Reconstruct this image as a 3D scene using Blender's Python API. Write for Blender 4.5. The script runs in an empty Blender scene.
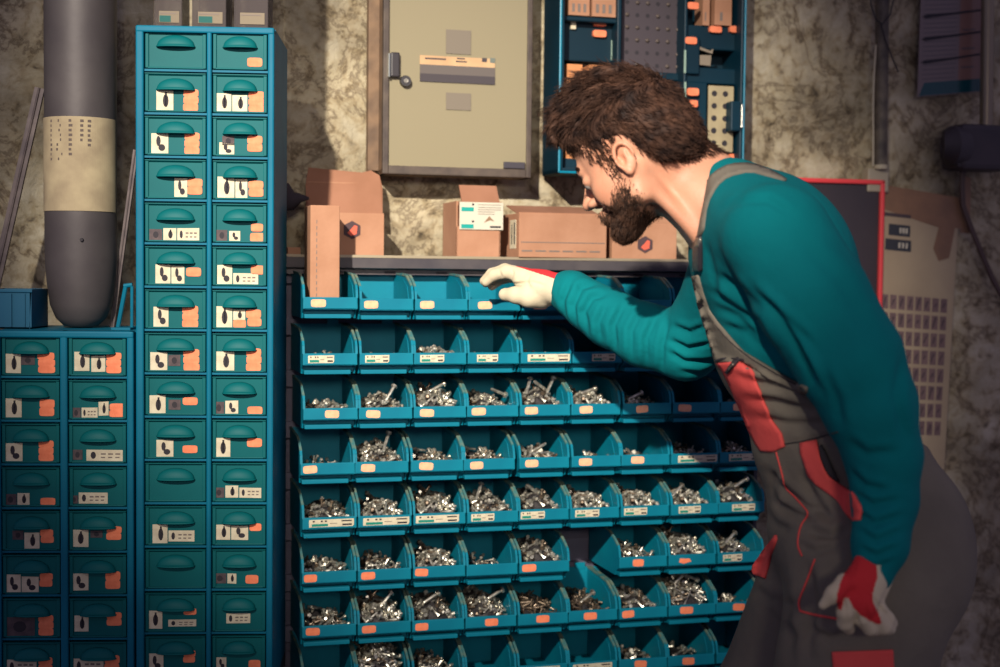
import bpy, bmesh, math, random
import numpy as np
from mathutils import Vector, Matrix, noise
from mathutils.bvhtree import BVHTree

R = math.radians
scene = bpy.context.scene
col = scene.collection

# ------------------------------------------------------------------ camera
CAM_Z, F = 1.45, 1389.0
PITCH, ROLL = math.atan(61.5 / F), R(0.6)
cam_data = bpy.data.cameras.new('camera')
cam = bpy.data.objects.new('camera', cam_data)
col.objects.link(cam)
cam_data.sensor_width = 36.0
cam_data.lens = 36.0 * F / 1000.0
cam_data.clip_start = 0.05
cam_data.dof.use_dof = True
cam_data.dof.focus_distance = 2.42
cam_data.dof.aperture_fstop = 2.6
cam.matrix_world = (Matrix.Translation((0, 0, CAM_Z)) @ Matrix.Rotation(math.pi / 2 - PITCH, 4, 'X')
                    @ Matrix.Rotation(ROLL, 4, 'Z'))
scene.camera = cam
CM = cam.matrix_world.to_3x3()

# ------------------------------------------------------------------ light
world = bpy.data.worlds.new('world')
scene.world = world
world.use_nodes = True
bgn = world.node_tree.nodes['Background']
bgn.inputs[0].default_value = (0.36, 0.32, 0.50, 1)
bgn.inputs[1].default_value = 0.46


def lamp(name, kind, loc, target, energy, color, **kw):
    d = bpy.data.lights.new(name, kind)
    d.energy = energy
    d.color = color
    for k, v in kw.items():
        setattr(d, k, v)
    o = bpy.data.objects.new(name, d)
    col.objects.link(o)
    o.location = loc
    o.rotation_euler = (Vector(target) - Vector(loc)).to_track_quat('-Z', 'Y').to_euler()
    return o


lamp('key_lamp', 'SPOT', (-0.95, -2.0, 3.65), (-0.10, 2.7, 1.57), 2350, (1.0, 0.91, 0.78),
     spot_size=R(21.5), spot_blend=1.0, shadow_soft_size=0.06)
lamp('fill_lamp', 'SPOT', (0.5, -2.4, 2.3), (0.0, 2.7, 1.52), 260, (1.0, 0.88, 0.76),
     spot_size=R(25), spot_blend=1.0, shadow_soft_size=0.35)

scene.view_settings.view_transform = 'Standard'
scene.view_settings.look = 'None'
scene.view_settings.gamma = 1.0
scene.view_settings.exposure = 0.0
scene.view_settings.use_curve_mapping = False


# ------------------------------------------------------------------ pixel helpers (authoring only: pixel -> world point)
def ray(px, py):
    d = CM @ Vector(((px - 500) / F, -(py - 333.5) / F, -1.0))
    return d.normalized()


def P(px, py, Y):
    d = ray(px, py)
    return Vector((0, 0, CAM_Z)) + d * (Y / d.y)


TH = R(15.33)
R0 = Vector((-0.3633, 2.570, 0))
UU = Vector((math.cos(TH), math.sin(TH), 0))
NN = Vector((-math.sin(TH), math.cos(TH), 0))
RM = Matrix.Translation(R0) @ Matrix.Rotation(TH, 4, 'Z')


def UZ(px, py, d):
    """pixel -> (u, z) on the plane d behind the bin fronts"""
    r = ray(px, py)
    o = Vector((0, 0, CAM_Z))
    t = ((R0 + NN * d - o).dot(NN)) / r.dot(NN)
    p = o + r * t
    return (p - R0).dot(UU), p.z


# ------------------------------------------------------------------ materials
def lin(c):
    return tuple(((v / 255) / 12.92 if v / 255 <= 0.04045 else ((v / 255 + 0.055) / 1.055) ** 2.4) for v in c) + (1,)


MATS = {}


def mat(name, rgb, rough=0.6, metal=0.0, var=None, vscale=12, bump=0.0, bscale=60, spec=0.5, var2=None, sheen=0):
    if name in MATS:
        return MATS[name]
    m = bpy.data.materials.new(name)
    m.use_nodes = True
    nt = m.node_tree
    b = nt.nodes['Principled BSDF']
    b.inputs['Base Color'].default_value = lin(rgb)
    b.inputs['Roughness'].default_value = rough
    b.inputs['Metallic'].default_value = metal
    b.inputs['Specular IOR Level'].default_value = spec
    if sheen:
        b.inputs['Sheen Weight'].default_value = sheen
    tc = nt.nodes.new('ShaderNodeTexCoord')
    if var:
        n = nt.nodes.new('ShaderNodeTexNoise')
        n.inputs['Scale'].default_value = vscale
        n.inputs['Detail'].default_value = 6
        nt.links.new(tc.outputs['Object'], n.inputs['Vector'])
        r = nt.nodes.new('ShaderNodeValToRGB')
        r.color_ramp.elements[0].position = 0.35
        r.color_ramp.elements[1].position = 0.65
        r.color_ramp.elements[0].color = lin(var)
        r.color_ramp.elements[1].color = lin(rgb)
        if var2:
            e = r.color_ramp.elements.new(0.8)
            e.color = lin(var2)
        nt.links.new(n.outputs['Fac'], r.inputs['Fac'])
        nt.links.new(r.outputs['Color'], b.inputs['Base Color'])
    if bump:
        n = nt.nodes.new('ShaderNodeTexNoise')
        n.inputs['Scale'].default_value = bscale
        n.inputs['Detail'].default_value = 5
        nt.links.new(tc.outputs['Object'], n.inputs['Vector'])
        bp = nt.nodes.new('ShaderNodeBump')
        bp.inputs['Strength'].default_value = bump
        bp.inputs['Distance'].default_value = 0.004
        nt.links.new(n.outputs['Fac'], bp.inputs['Height'])
        nt.links.new(bp.outputs['Normal'], b.inputs['Normal'])
    MATS[name] = m
    return m


BIN = mat('bin_plastic', (0, 124, 146), 0.5, var=(0, 108, 132), vscale=9, spec=.25)
BINRIM = mat('bin_rim_dusty', (20, 112, 122), 0.7, var=(110, 126, 108), vscale=45)
DRAWER = mat('drawer_plastic', (0, 96, 98), 0.55, var=(0, 86, 90), vscale=7, spec=.18)
CABFRAME = mat('cabinet_plastic', (0, 104, 130), 0.55, var=(0, 94, 120), vscale=8, spec=.2)
DARKMET = mat('dark_metal', (62, 58, 66), 0.6, 0.0, var=(52, 48, 58), vscale=9)
RACKMET = mat('rack_steel', (96, 92, 110), 0.6, 0.0, var=(84, 80, 98), vscale=14)
SHELFMET = mat('shelf_steel', (88, 82, 84), 0.5, 0.1, var=(70, 66, 72), vscale=16)
STICK = mat('orange_sticker', (252, 184, 144), 0.75, var=(242, 168, 128), vscale=90)  # sticker colour with the strong light put in, for the upper bin rows
STICK_DIM = mat('orange_sticker_dim', (250, 140, 98), 0.75, var=(236, 124, 84), vscale=90)  # same sticker painted deeper, as it looks in weaker light
CREAM = mat('cream_card', (214, 204, 176), 0.8, var=(196, 184, 156), vscale=70)
INK = mat('dark_ink', (44, 40, 46), 0.8)
INKS = mat('faded_ink', (118, 106, 98), 0.8)
BROWNCARD = mat('brown_tag', (92, 78, 78), 0.8, var=(70, 60, 64), vscale=80)
GREENINK = mat('green_print', (0, 128, 112), 0.7)
CARD = mat('cardboard', (176, 130, 102), 0.85, var=(164, 118, 90), vscale=16, bump=0.15, bscale=120)
CARDD = mat('cardboard_inner', (156, 110, 86), 0.9, var=(144, 100, 76), vscale=14)
STEEL = mat('zinc_screw', (232, 228, 212), 0.3, 0.75, var=(132, 126, 118), vscale=120)
STEELD = mat('dull_screw', (150, 132, 112), 0.4, 0.8, var=(100, 88, 78), vscale=120)
MOUND = mat('heap_core', (70, 66, 66), 0.6, 0.3, var=(34, 32, 38), vscale=260)  # filler; shaded gaps between the screws are put into its dark colour


# ------------------------------------------------------------------ mesh helpers
class MB:
    def __init__(s):
        s.v, s.f, s.m = [], [], []
        s.cur = 0

    def add(s, vs, fs, mi=None):
        k = len(s.v)
        s.v += [tuple(v) for v in vs]
        for f in fs:
            s.f.append(tuple(i + k for i in f))
            s.m.append(s.cur if mi is None else mi)

    def box(s, a, b, mi=None, M=None):
        x0, y0, z0 = a
        x1, y1, z1 = b
        vs = [Vector(p) for p in ((x0, y0, z0), (x1, y0, z0), (x1, y1, z0), (x0, y1, z0), (x0, y0, z1), (x1, y0, z1), (x1, y1, z1), (x0, y1, z1))]
        if M:
            vs = [M @ v for v in vs]
        s.add(vs, [(0, 3, 2, 1), (4, 5, 6, 7), (0, 1, 5, 4), (1, 2, 6, 5), (2, 3, 7, 6), (3, 0, 4, 7)], mi)

    def bbox(s, a, b, r=0.002, mi=None, M=None):
        """box with chamfered edges"""
        a, b = Vector(a), Vector(b)
        r = min(r, (b.x - a.x) / 2.01, (b.y - a.y) / 2.01, (b.z - a.z) / 2.01)
        bm = bmesh.new()
        bmesh.ops.create_cube(bm, size=1)
        for v in bm.verts:
            v.co = Vector(((a.x + b.x) / 2 + v.co.x * (b.x - a.x), (a.y + b.y) / 2 + v.co.y * (b.y - a.y), (a.z + b.z) / 2 + v.co.z * (b.z - a.z)))
        bmesh.ops.bevel(bm, geom=bm.edges[:], offset=r, segments=2, affect='EDGES', profile=0.5)
        vs = [v.co.copy() for v in bm.verts]
        if M:
            vs = [M @ v for v in vs]
        s.add(vs, [[v.index for v in f.verts] for f in bm.faces], mi)
        bm.free()

    def tube(s, pts, rad, n=8, mi=None, cap=True):
        pts = [Vector(p) for p in pts]
        rs = rad if isinstance(rad, (list, tuple)) else [rad] * len(pts)
        vs, fs = [], []
        up = None
        for i, p in enumerate(pts):
            t = (pts[min(i + 1, len(pts) - 1)] - pts[max(i - 1, 0)])
            if t.length < 1e-9:
                t = Vector((0, 0, 1))
            t.normalize()
            if up is None:
                up = Vector((0, 0, 1)) if abs(t.z) < 0.9 else Vector((1, 0, 0))
            a = t.cross(up)
            a.normalize()
            up = a.cross(t)
            for k in range(n):
                an = 2 * math.pi * k / n
                vs.append(p + (a * math.cos(an) + up * math.sin(an)) * rs[i])
        for i in range(len(pts) - 1):
            for k in range(n):
                k2 = (k + 1) % n
                fs.append((i * n + k, i * n + k2, (i + 1) * n + k2, (i + 1) * n + k))
        if cap:
            fs.append(tuple(range(n - 1, -1, -1)))
            fs.append(tuple(range((len(pts) - 1) * n, len(pts) * n)))
        s.add(vs, fs, mi)

    def lathe(s, prof, c, n=32, mi=None, axis='Z'):
        vs, fs = [], []
        for (r, z) in prof:
            for k in range(n):
                a = 2 * math.pi * k / n
                q = (r * math.cos(a), r * math.sin(a), z)
                if axis == 'Y':
                    q = (q[0], z, q[1])
                vs.append(Vector(c) + Vector(q))
        for i in range(len(prof) - 1):
            for k in range(n):
                k2 = (k + 1) % n
                fs.append((i * n + k, i * n + k2, (i + 1) * n + k2, (i + 1) * n + k))
        fs.append(tuple(range(n - 1, -1, -1)))
        fs.append(tuple(range((len(prof) - 1) * n, len(prof) * n)))
        s.add(vs, fs, mi)

    def prism_x(s, prof, x0, x1, mi=None):
        """profile in (y,z) extruded along x"""
        n = len(prof)
        vs = [(x0, y, z) for y, z in prof] + [(x1, y, z) for y, z in prof]
        fs = [(i, (i + 1) % n, n + (i + 1) % n, n + i) for i in range(n)]
        fs += [tuple(range(n - 1, -1, -1)), tuple(range(n, 2 * n))]
        s.add(vs, fs, mi)

    def prism_y(s, prof, y0, y1, mi=None):
        """profile in (x,z) extruded along y"""
        n = len(prof)
        vs = [(x, y0, z) for x, z in prof] + [(x, y1, z) for x, z in prof]
        fs = [(i, (i + 1) % n, n + (i + 1) % n, n + i) for i in range(n)]
        fs += [tuple(range(n - 1, -1, -1)), tuple(range(n, 2 * n))]
        s.add(vs, fs, mi)

    def ngon_y(s, cx, cz, rx, rz, y0, y1, n=16, mi=None, p=2.0):
        pr = []
        for k in range(n):
            a = 2 * math.pi * k / n
            ca, sa = math.cos(a), math.sin(a)
            pr.append((cx + rx * math.copysign(abs(ca) ** (2 / p), ca), cz + rz * math.copysign(abs(sa) ** (2 / p), sa)))
        s.prism_y(pr, y0, y1, mi)

    def build(s, name, mats, parent=None, smooth=False, fix=True):
        me = bpy.data.meshes.new(name)
        me.from_pydata(s.v, [], s.f)
        if not isinstance(mats, (list, tuple)):
            mats = [mats]
        for m in mats:
            me.materials.append(m)
        me.polygons.foreach_set('material_index', [min(i, len(mats) - 1) for i in s.m])
        me.update()
        if fix:
            bm = bmesh.new()
            bm.from_mesh(me)
            bmesh.ops.recalc_face_normals(bm, faces=bm.faces)
            bm.to_mesh(me)
            bm.free()
        if smooth:
            me.polygons.foreach_set('use_smooth', [True] * len(me.polygons))
            if smooth == 'auto':
                me.set_sharp_from_angle(angle=R(35))
        o = bpy.data.objects.new(name, me)
        col.objects.link(o)
        if parent:
            o.parent = parent
        return o


def tag(o, label=None, cat=None, group=None, kind=None):
    if label:
        o['label'] = label
    if cat:
        o['category'] = cat
    if group:
        o['group'] = group
    if kind:
        o['kind'] = kind
    return o


def empty(name, M=None):
    o = bpy.data.objects.new(name, None)
    o.empty_display_size = 0.05
    col.objects.link(o)
    if M is not None:
        o.matrix_world = M
    return o


def rackloc(u, d, z):
    return RM @ Matrix.Translation((u, d, z))


rnd = random.Random(7)
WALL_D = 0.285


def wall_relief(x, z):
    q = Vector((x * 3.1, z * 3.1, 0.3))
    w = Vector((noise.noise(q * 1.7), noise.noise(q * 1.7 + Vector((9, 4, 2))), 0)) * 0.35
    h = noise.noise(q * 0.8 + w) * 0.010
    h += noise.noise(q * 3.4 + w * 2.2) * 0.008
    h += abs(noise.noise(q * 7.5 + w * 3.5)) * -0.006
    h += noise.noise(q * 19 + w * 5) * 0.0016
    return h


# ------------------------------------------------------------------ the setting
def build_wall():
    x0, x1, z0, z1 = -1.5, 2.3, 0.0, 3.0
    step = 0.0095
    nx, nz = int((x1 - x0) / step), int((z1 - z0) / step)
    vs, fs = [], []
    for j in range(nz + 1):
        z = z0 + (z1 - z0) * j / nz
        for i in range(nx + 1):
            x = x0 + (x1 - x0) * i / nx
            vs.append((x, WALL_D + 0.016 + wall_relief(x, z), z))
    for j in range(nz):
        for i in range(nx):
            a = j * (nx + 1) + i
            fs.append((a, a + 1, a + nx + 2, a + nx + 1))
    b = MB()
    b.add(vs, fs)
    b.box((x0, WALL_D + 0.045, z0), (x1, WALL_D + 0.16, z1))
    m = bpy.data.materials.new('rough_plaster')
    m.use_nodes = True
    nt = m.node_tree
    N, L = nt.nodes, nt.links
    pb = N['Principled BSDF']
    pb.inputs['Roughness'].default_value = 0.9
    tc = N.new('ShaderNodeTexCoord')

    def nz_(scale, detail=6, dist=0.0, rough=0.5):
        n = N.new('ShaderNodeTexNoise')
        n.inputs['Scale'].default_value = scale
        n.inputs['Detail'].default_value = detail
        n.inputs['Distortion'].default_value = dist
        n.inputs['Roughness'].default_value = rough
        L.new(tc.outputs['Object'], n.inputs['Vector'])
        return n

    def ramp(src, stops):
        r = N.new('ShaderNodeValToRGB')
        e = r.color_ramp.elements
        e[0].position, e[0].color = stops[0][0], lin(stops[0][1])
        e[1].position, e[1].color = stops[-1][0], lin(stops[-1][1])
        for p, c in stops[1:-1]:
            q = e.new(p)
            q.color = lin(c)
        L.new(src, r.inputs['Fac'])
        return r
    base = ramp(nz_(4.2, 8, 0.3).outputs['Fac'], [(0.30, (128, 120, 104)), (0.46, (176, 166, 142)), (0.62, (206, 196, 170)), (0.8, (168, 160, 132))])
    veins = ramp(nz_(7.5, 9, 0.45, 0.68).outputs['Fac'], [(0.34, (255, 255, 255)), (0.46, (232, 226, 216)), (0.495, (150, 138, 128)), (0.52, (226, 220, 208)), (0.62, (255, 255, 255))])
    specks = ramp(nz_(34, 5, .5).outputs['Fac'], [(0.28, (96, 84, 76)), (0.40, (226, 218, 206)), (0.5, (255, 255, 255))])
    m1 = N.new('ShaderNodeMix')
    m1.data_type = 'RGBA'
    m1.blend_type = 'MULTIPLY'
    m1.inputs[0].default_value = 0.9
    L.new(base.outputs[0], m1.inputs[6])
    L.new(veins.outputs[0], m1.inputs[7])
    m2 = N.new('ShaderNodeMix')
    m2.data_type = 'RGBA'
    m2.blend_type = 'MULTIPLY'
    m2.inputs[0].default_value = 0.8
    L.new(m1.outputs[2], m2.inputs[6])
    L.new(specks.outputs[0], m2.inputs[7])
    L.new(m2.outputs[2], pb.inputs['Base Color'])
    bn = nz_(30, 10, 0.6, 0.68)
    bp = N.new('ShaderNodeBump')
    bp.inputs['Strength'].default_value = 0.75
    bp.inputs['Distance'].default_value = 0.012
    L.new(bn.outputs['Fac'], bp.inputs['Height'])
    L.new(bp.outputs['Normal'], pb.inputs['Normal'])
    o = b.build('wall_back', m, smooth=True, fix=False)
    o.matrix_world = RM
    tag(o, kind='structure')
    f = MB()
    f.box((-2.2, -2.6, -0.05), (2.6, 4.0, 0.0))
    fo = f.build('floor', mat('concrete_floor', (98, 92, 88), 0.85, var=(78, 72, 72), vscale=4, bump=0.3, bscale=30))
    tag(fo, kind='structure')


build_wall()


# ------------------------------------------------------------------ small print helpers (local x,z on a face at y0, facing -y)
def card(b, x0, z0, x1, z1, y, kind, seed=0, t=0.0008):
    """draws a label; materials: 0 cream 1 ink 2 faded ink 3 green 4 sticker 5 brown"""
    r = random.Random(seed)
    w, h = x1 - x0, z1 - z0
    if kind == 'O':
        n = max(1, round(h / 0.0135))
        hh = h / n
        for k in range(n):
            j = r.uniform(-0.0006, 0.0006)
            b.ngon_y((x0 + x1) / 2 + j, z0 + hh * (k + 0.5), w / 2, hh / 2 * 1.08, y - t - 0.0001 * k, y, 20, 4, p=5)
        return
    if kind == 'D':
        b.box((x0, y - t, z0), (x1, y, z1), 5)
        b.ngon_y(x0 + w * 0.5, z0 + h * 0.5, w * 0.22, h * 0.3, y - t - 0.0003, y - t, 10, 1)
        return
    sk = r.uniform(-0.0008, 0.0008)
    b.prism_y([(x0, z0), (x1, z0 + sk), (x1, z1 + sk), (x0, z1)], y - t, y, 0)
    yy = y - t - 0.0003
    if w < h * 1.35:
        q = r.random()
        if q < 0.5:
            b.ngon_y(x0 + w * 0.42, z0 + h * 0.62, w * 0.13, h * 0.26, yy, y - t, 10, 1)
            b.ngon_y(x0 + w * 0.62, z0 + h * 0.3, w * 0.2, h * 0.17, yy, y - t, 12, 1)
        else:
            b.ngon_y(x0 + w * 0.55, z0 + h * 0.48, w * 0.17, h * 0.32, yy, y - t, 12, 1)
            b.box((x0 + w * .5, yy, z0 + h * .2), (x0 + w * .62, y - t, z0 + h * .9), 1)
    else:
        b.ngon_y(x0 + w * 0.18, z0 + h * 0.5, w * 0.07, h * 0.33, yy, y - t, 10, 1)
        for k in range(3):
            xx = x0 + w * (0.38 + 0.19 * k)
            b.box((xx, yy, z0 + h * 0.55), (xx + w * 0.13, y - t, z0 + h * 0.68), 2)
            b.box((xx, yy, z0 + h * 0.25), (xx + w * 0.11, y - t, z0 + h * 0.36), 2)


PRINT = [CREAM, INK, INKS, GREENINK, STICK_DIM, BROWNCARD]

# ------------------------------------------------------------------ bins
BW, BD, PU, PZ = 0.1015, 0.180, 0.105, 0.1025
ZL0 = CAM_Z - 0.0737           # lip bottom of the top row
LIPB = 0.018


def bin_mesh():
    b = MB()
    prof = [(0.0, LIPB), (0.001, 0.038), (0.005, 0.054), (0.010, 0.062), (0.030, 0.072), (0.050, 0.080), (0.060, 0.083), (0.075, 0.084), (BD, 0.088), (BD, 0.0), (0.024, 0.0), (0.020, 0.010), (0.003, LIPB)]
    for x0 in (0.0, BW - 0.0022):
        b.prism_x(prof, x0, x0 + 0.0022, 0)
    # rims along the upper edges of the two side walls
    top = prof[1:9]
    for xc in (0.0012, BW - 0.0012):
        for (y0, z0), (y1, z1) in zip(top[:-1], top[1:]):
            L = math.hypot(y1 - y0, z1 - z0)
            ny, nz = -(z1 - z0) / L * 0.0022, (y1 - y0) / L * 0.0022
            b.prism_x([(y0 - ny, z0 - nz), (y1 - ny, z1 - nz), (y1 + ny * .5, z1 + nz * .5), (y0 + ny * .5, z0 + nz * .5)], xc - 0.0022, xc + 0.0022, 1 if z0 > 0.061 else 0)
    # floor, back, hook tab
    b.box((0.001, 0.028, 0.0), (BW - 0.001, BD, 0.0025), 0)
    b.box((0.001, BD - 0.0025, 0.0), (BW - 0.001, BD, 0.088), 0)
    b.box((BW - 0.030, BD - 0.004, 0.084), (BW - 0.008, BD, 0.097), 0)
    # front lip, rounded
    b.bbox((0.0, 0.0, LIPB), (BW, 0.0035, 0.0385), 0.0012, 0)
    b.bbox((0.002, 0.0, 0.0365), (BW - 0.002, 0.0055, 0.0395), 0.001, 0)
    # ledge under the lip and the recessed lower front with its foot strip
    b.box((0.001, 0.002, LIPB - 0.001), (BW - 0.001, 0.030, LIPB + 0.001), 0)
    b.box((0.003, 0.028, 0.0), (BW - 0.003, 0.030, LIPB), 0)
    b.bbox((0.003, 0.005, 0.0), (BW - 0.011, 0.0290, 0.0078), 0.0012, 0)
    # inner step on both walls
    for x0, x1 in ((0.0022, 0.0032), (BW - 0.0032, BW - 0.0022)):
        b.prism_x([(0.03, 0.002), (0.175, 0.002), (0.175, 0.078), (0.085, 0.076), (0.045, 0.062), (0.032, 0.04)], x0, x1, 0)
    return b


bin_proto = bin_mesh().build('parts_bin', [BIN, BINRIM])
BIN_ME = bin_proto.data
bpy.data.objects.remove(bin_proto)

# (row, col): fill, sticker kind, sticker px0, px1
ORD = ['first', 'second', 'third', 'fourth', 'fifth', 'sixth', 'seventh', 'eighth', 'ninth']
ROWN = ['top', 'second', 'third', 'fourth', 'fifth', 'sixth', 'seventh', 'bottom']
BINS = {
    1: [('box', 'o', 311, 326), ('few', 'o', 364, 378), ('none', 'o', 420, 434), ('few', 'o', 478, 492), ('none', 'o', 533, 547), ('none', 'o', 588, 601), ('few', 'o', 639, 652), ('none', '', 0, 0), ('none', '', 0, 0)],
    2: [('few', 'w', 308, 334), ('few', 'w', 365, 389), ('med', 'w', 420, 444), ('few', 'w', 477, 498), ('few', 'w', 532, 574), ('none', 'w', 592, 615), ('few', 'w', 632, 650), ('none', '', 0, 0), ('none', '', 0, 0)],
    3: [('med', 'o', 325, 339), ('high', 'o', 366, 380), ('full', 'o', 420, 434), ('high', 'o', 472, 486), ('full', 'o', 525, 538), ('high', 'o', 580, 593), ('med', 'o', 636, 648), ('none', 'o', 678, 691), ('few', 'o', 733, 745)],
    4: [('few', 'o', 303, 317), ('full', 'o', 361, 375), ('med', 'o', 419, 433), ('med', 'o', 470, 483), ('pins', 'o', 525, 538), ('few', 'o', 579, 592), ('few', 'o', 631, 644), ('med', 'w', 679, 718), ('med', 'w', 729, 760)],
    5: [('high', 'W', 309, 354), ('high', 'W', 363, 409), ('full', 'W', 416, 459), ('full', 'w', 471, 494), ('full', 'w', 521, 545), ('high', 'w', 575, 599), ('high', 'w', 624, 647), ('high', 'w', 678, 700), ('full', 'w', 732, 755)],
    6: [('med', 'o', 304, 317), ('med', 'o', 361, 375), ('high', 'o', 415, 428), ('few', '', 0, 0), ('full', 'o', 522, 536), None, ('med', 'o', 633, 644), ('full', 't', 679, 691), ('high', 'w', 723, 742)],
    7: [('med', 'o', 306, 320), ('full', 'o', 362, 376), ('full', 'o', 415, 428), ('full', 'o', 485, 498), ('brass', 'o', 536, 549), ('brass', 'o', 584, 597), ('high', 'o', 622, 634), ('over', 'o', 680, 693), ('few', 'o', 733, 745)],
    8: [('none', '', 0, 0), ('over', 'o', 369, 382), ('med', 'o', 420, 434), ('none', '', 0, 0), ('none', 'W', 522, 560), ('none', 'W', 573, 612), ('few', 'o', 634, 646), ('few', 'o', 682, 694), ('none', 't', 730, 740)],
}
FILL = {'few': (0.030, 22), 'med': (0.044, 48), 'high': (0.056, 66), 'full': (0.067, 84), 'over': (0.080, 100), 'pins': (0.048, 30), 'brass': (0.050, 50)}


def screw(b, c, d, L, r, kind, mi):
    d = d.normalized()
    a = d.cross(Vector((0, 0, 1)))
    if a.length < 0.1:
        a = d.cross(Vector((1, 0, 0)))
    a.normalize()
    e = a.cross(d)
    n = 6
    secs = [(-L / 2, r * .6), (-L / 2 + r, r), (L / 2 - r, r)]
    if kind == 'hex':
        secs += [(L / 2 - r, r * 2.0), (L / 2 + r * .4, r * 2.0)]
    elif kind == 'round':
        secs += [(L / 2 - r, r * 2.1), (L / 2 - r * .3, r * 1.9), (L / 2 + r * .3, r * 1.1)]
    elif kind == 'nut':
        secs = [(-r * .9, r * 2.1), (r * .9, r * 2.1)]
    else:
        secs += [(L / 2, r * .7)]
    vs, fs = [], []
    for t, rr in secs:
        for k in range(n):
            an = 2 * math.pi * k / n
            vs.append(c + d * t + (a * math.cos(an) + e * math.sin(an)) * rr)
    for i in range(len(secs) - 1):
        for k in range(n):
            k2 = (k + 1) % n
            fs.append((i * n + k, i * n + k2, (i + 1) * n + k2, (i + 1) * n + k))
    fs.append(tuple(range(n - 1, -1, -1)))
    fs.append(tuple(range((len(secs) - 1) * n, len(secs) * n)))
    b.add(vs, fs, mi)


def heap_surface(x, y, h, ph):
    ex = min(x - 0.004, BW - 0.004 - x) / 0.045
    ey = min((y - 0.004) / 0.035, (BD - 0.004 - y) / 0.03, 1.0)
    k = min(1, max(0, ex)) ** 0.35 * max(0, ey) ** 0.3
    z = 0.006 + (h - 0.006) * k * (0.88 + 0.16 * math.sin(x * 70 + ph) * math.cos(y * 55 + ph * 2))
    cap = 0.035 + max(0, y - 0.006) * 1.8      # stays behind the low front lip
    return max(0.004, min(z, cap))


def heap_mesh(kind, seed):
    h, n = FILL[kind]
    r = random.Random(seed)
    ph = r.uniform(0, 6)
    b = MB()
    # packed core
    nx, ny = 12, 16
    vs, fs = [], []
    for j in range(ny + 1):
        for i in range(nx + 1):
            x = 0.0042 + (BW - 0.0084) * i / nx
            y = 0.0065 + (BD - 0.012) * j / ny
            if j == 0: y = 0.0065
            zz = heap_surface(x, y, h, ph) - 0.004
            if kind == 'few':
                zz = min(zz, 0.010)
            zz += r.uniform(-.0012, .0012)
            vs.append((x, y, max(0.0205 if y < .036 else 0.0032, zz)))
    k = len(vs)
    for j in range(ny + 1):
        for i in range(nx + 1):
            x, y, z = vs[j * (nx + 1) + i]
            vs.append((x, y, 0.0028 if y > .034 else 0.0195))
    for j in range(ny):
        for i in range(nx):
            a = j * (nx + 1) + i
            fs.append((a, a + 1, a + nx + 2, a + nx + 1))
            fs.append((k + a, k + a + nx + 1, k + a + nx + 2, k + a + 1))
    for i in range(nx):
        fs.append((i + 1, i, k + i, k + i + 1))
        a = ny * (nx + 1) + i
        fs.append((a, a + 1, k + a + 1, k + a))
    for j in range(ny):
        a = j * (nx + 1)
        fs.append((a, a + nx + 1, k + a + nx + 1, k + a))
        a += nx
        fs.append((a + nx + 1, a, k + a, k + a + nx + 1))
    b.add(vs, fs, 0)
    long = {'pins': 0.034, 'over': 0.032, 'brass': 0.030}.get(kind) or r.choice([0.016, 0.022, 0.028])
    head = 'pin' if kind == 'pins' else r.choice(['round', 'hex', 'round'])
    rad = 0.0032 if kind == 'pins' else r.choice([0.0017, 0.0021, 0.0025])
    for q in range(int(n * 1.6)):
        L = long * r.uniform(0.7, 1.15)
        y = 0.014 + (BD - 0.050) * r.random() ** 1.2
        x = r.uniform(0.004 + L * 0.36, BW - 0.004 - L * 0.36)
        z = heap_surface(x, y, h, ph) + r.uniform(-0.001, 0.004)
        d = Vector((r.gauss(0, 1), r.gauss(0, 1), r.gauss(0, 0.55)))
        z = max(z, (0.022 if y < 0.04 else 0.004) + rad + abs(d.normalized().z) * L / 2 * .6)
        if y - abs(d.normalized().y) * L / 2 < 0.008:
            d.y *= 0.2
        mi = 2 if kind == 'brass' or r.random() < 0.18 else 1
        screw(b, Vector((x, y, z)), d, L, rad, head if r.random() < 0.8 else 'nut', mi)
    return b


rack = empty('bin_rack', rackloc(0, 0, 0))
tag(rack, 'dark steel louvred rack carrying the rows of teal bins, shelf on top', 'rack')
OVAL = {}


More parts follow.
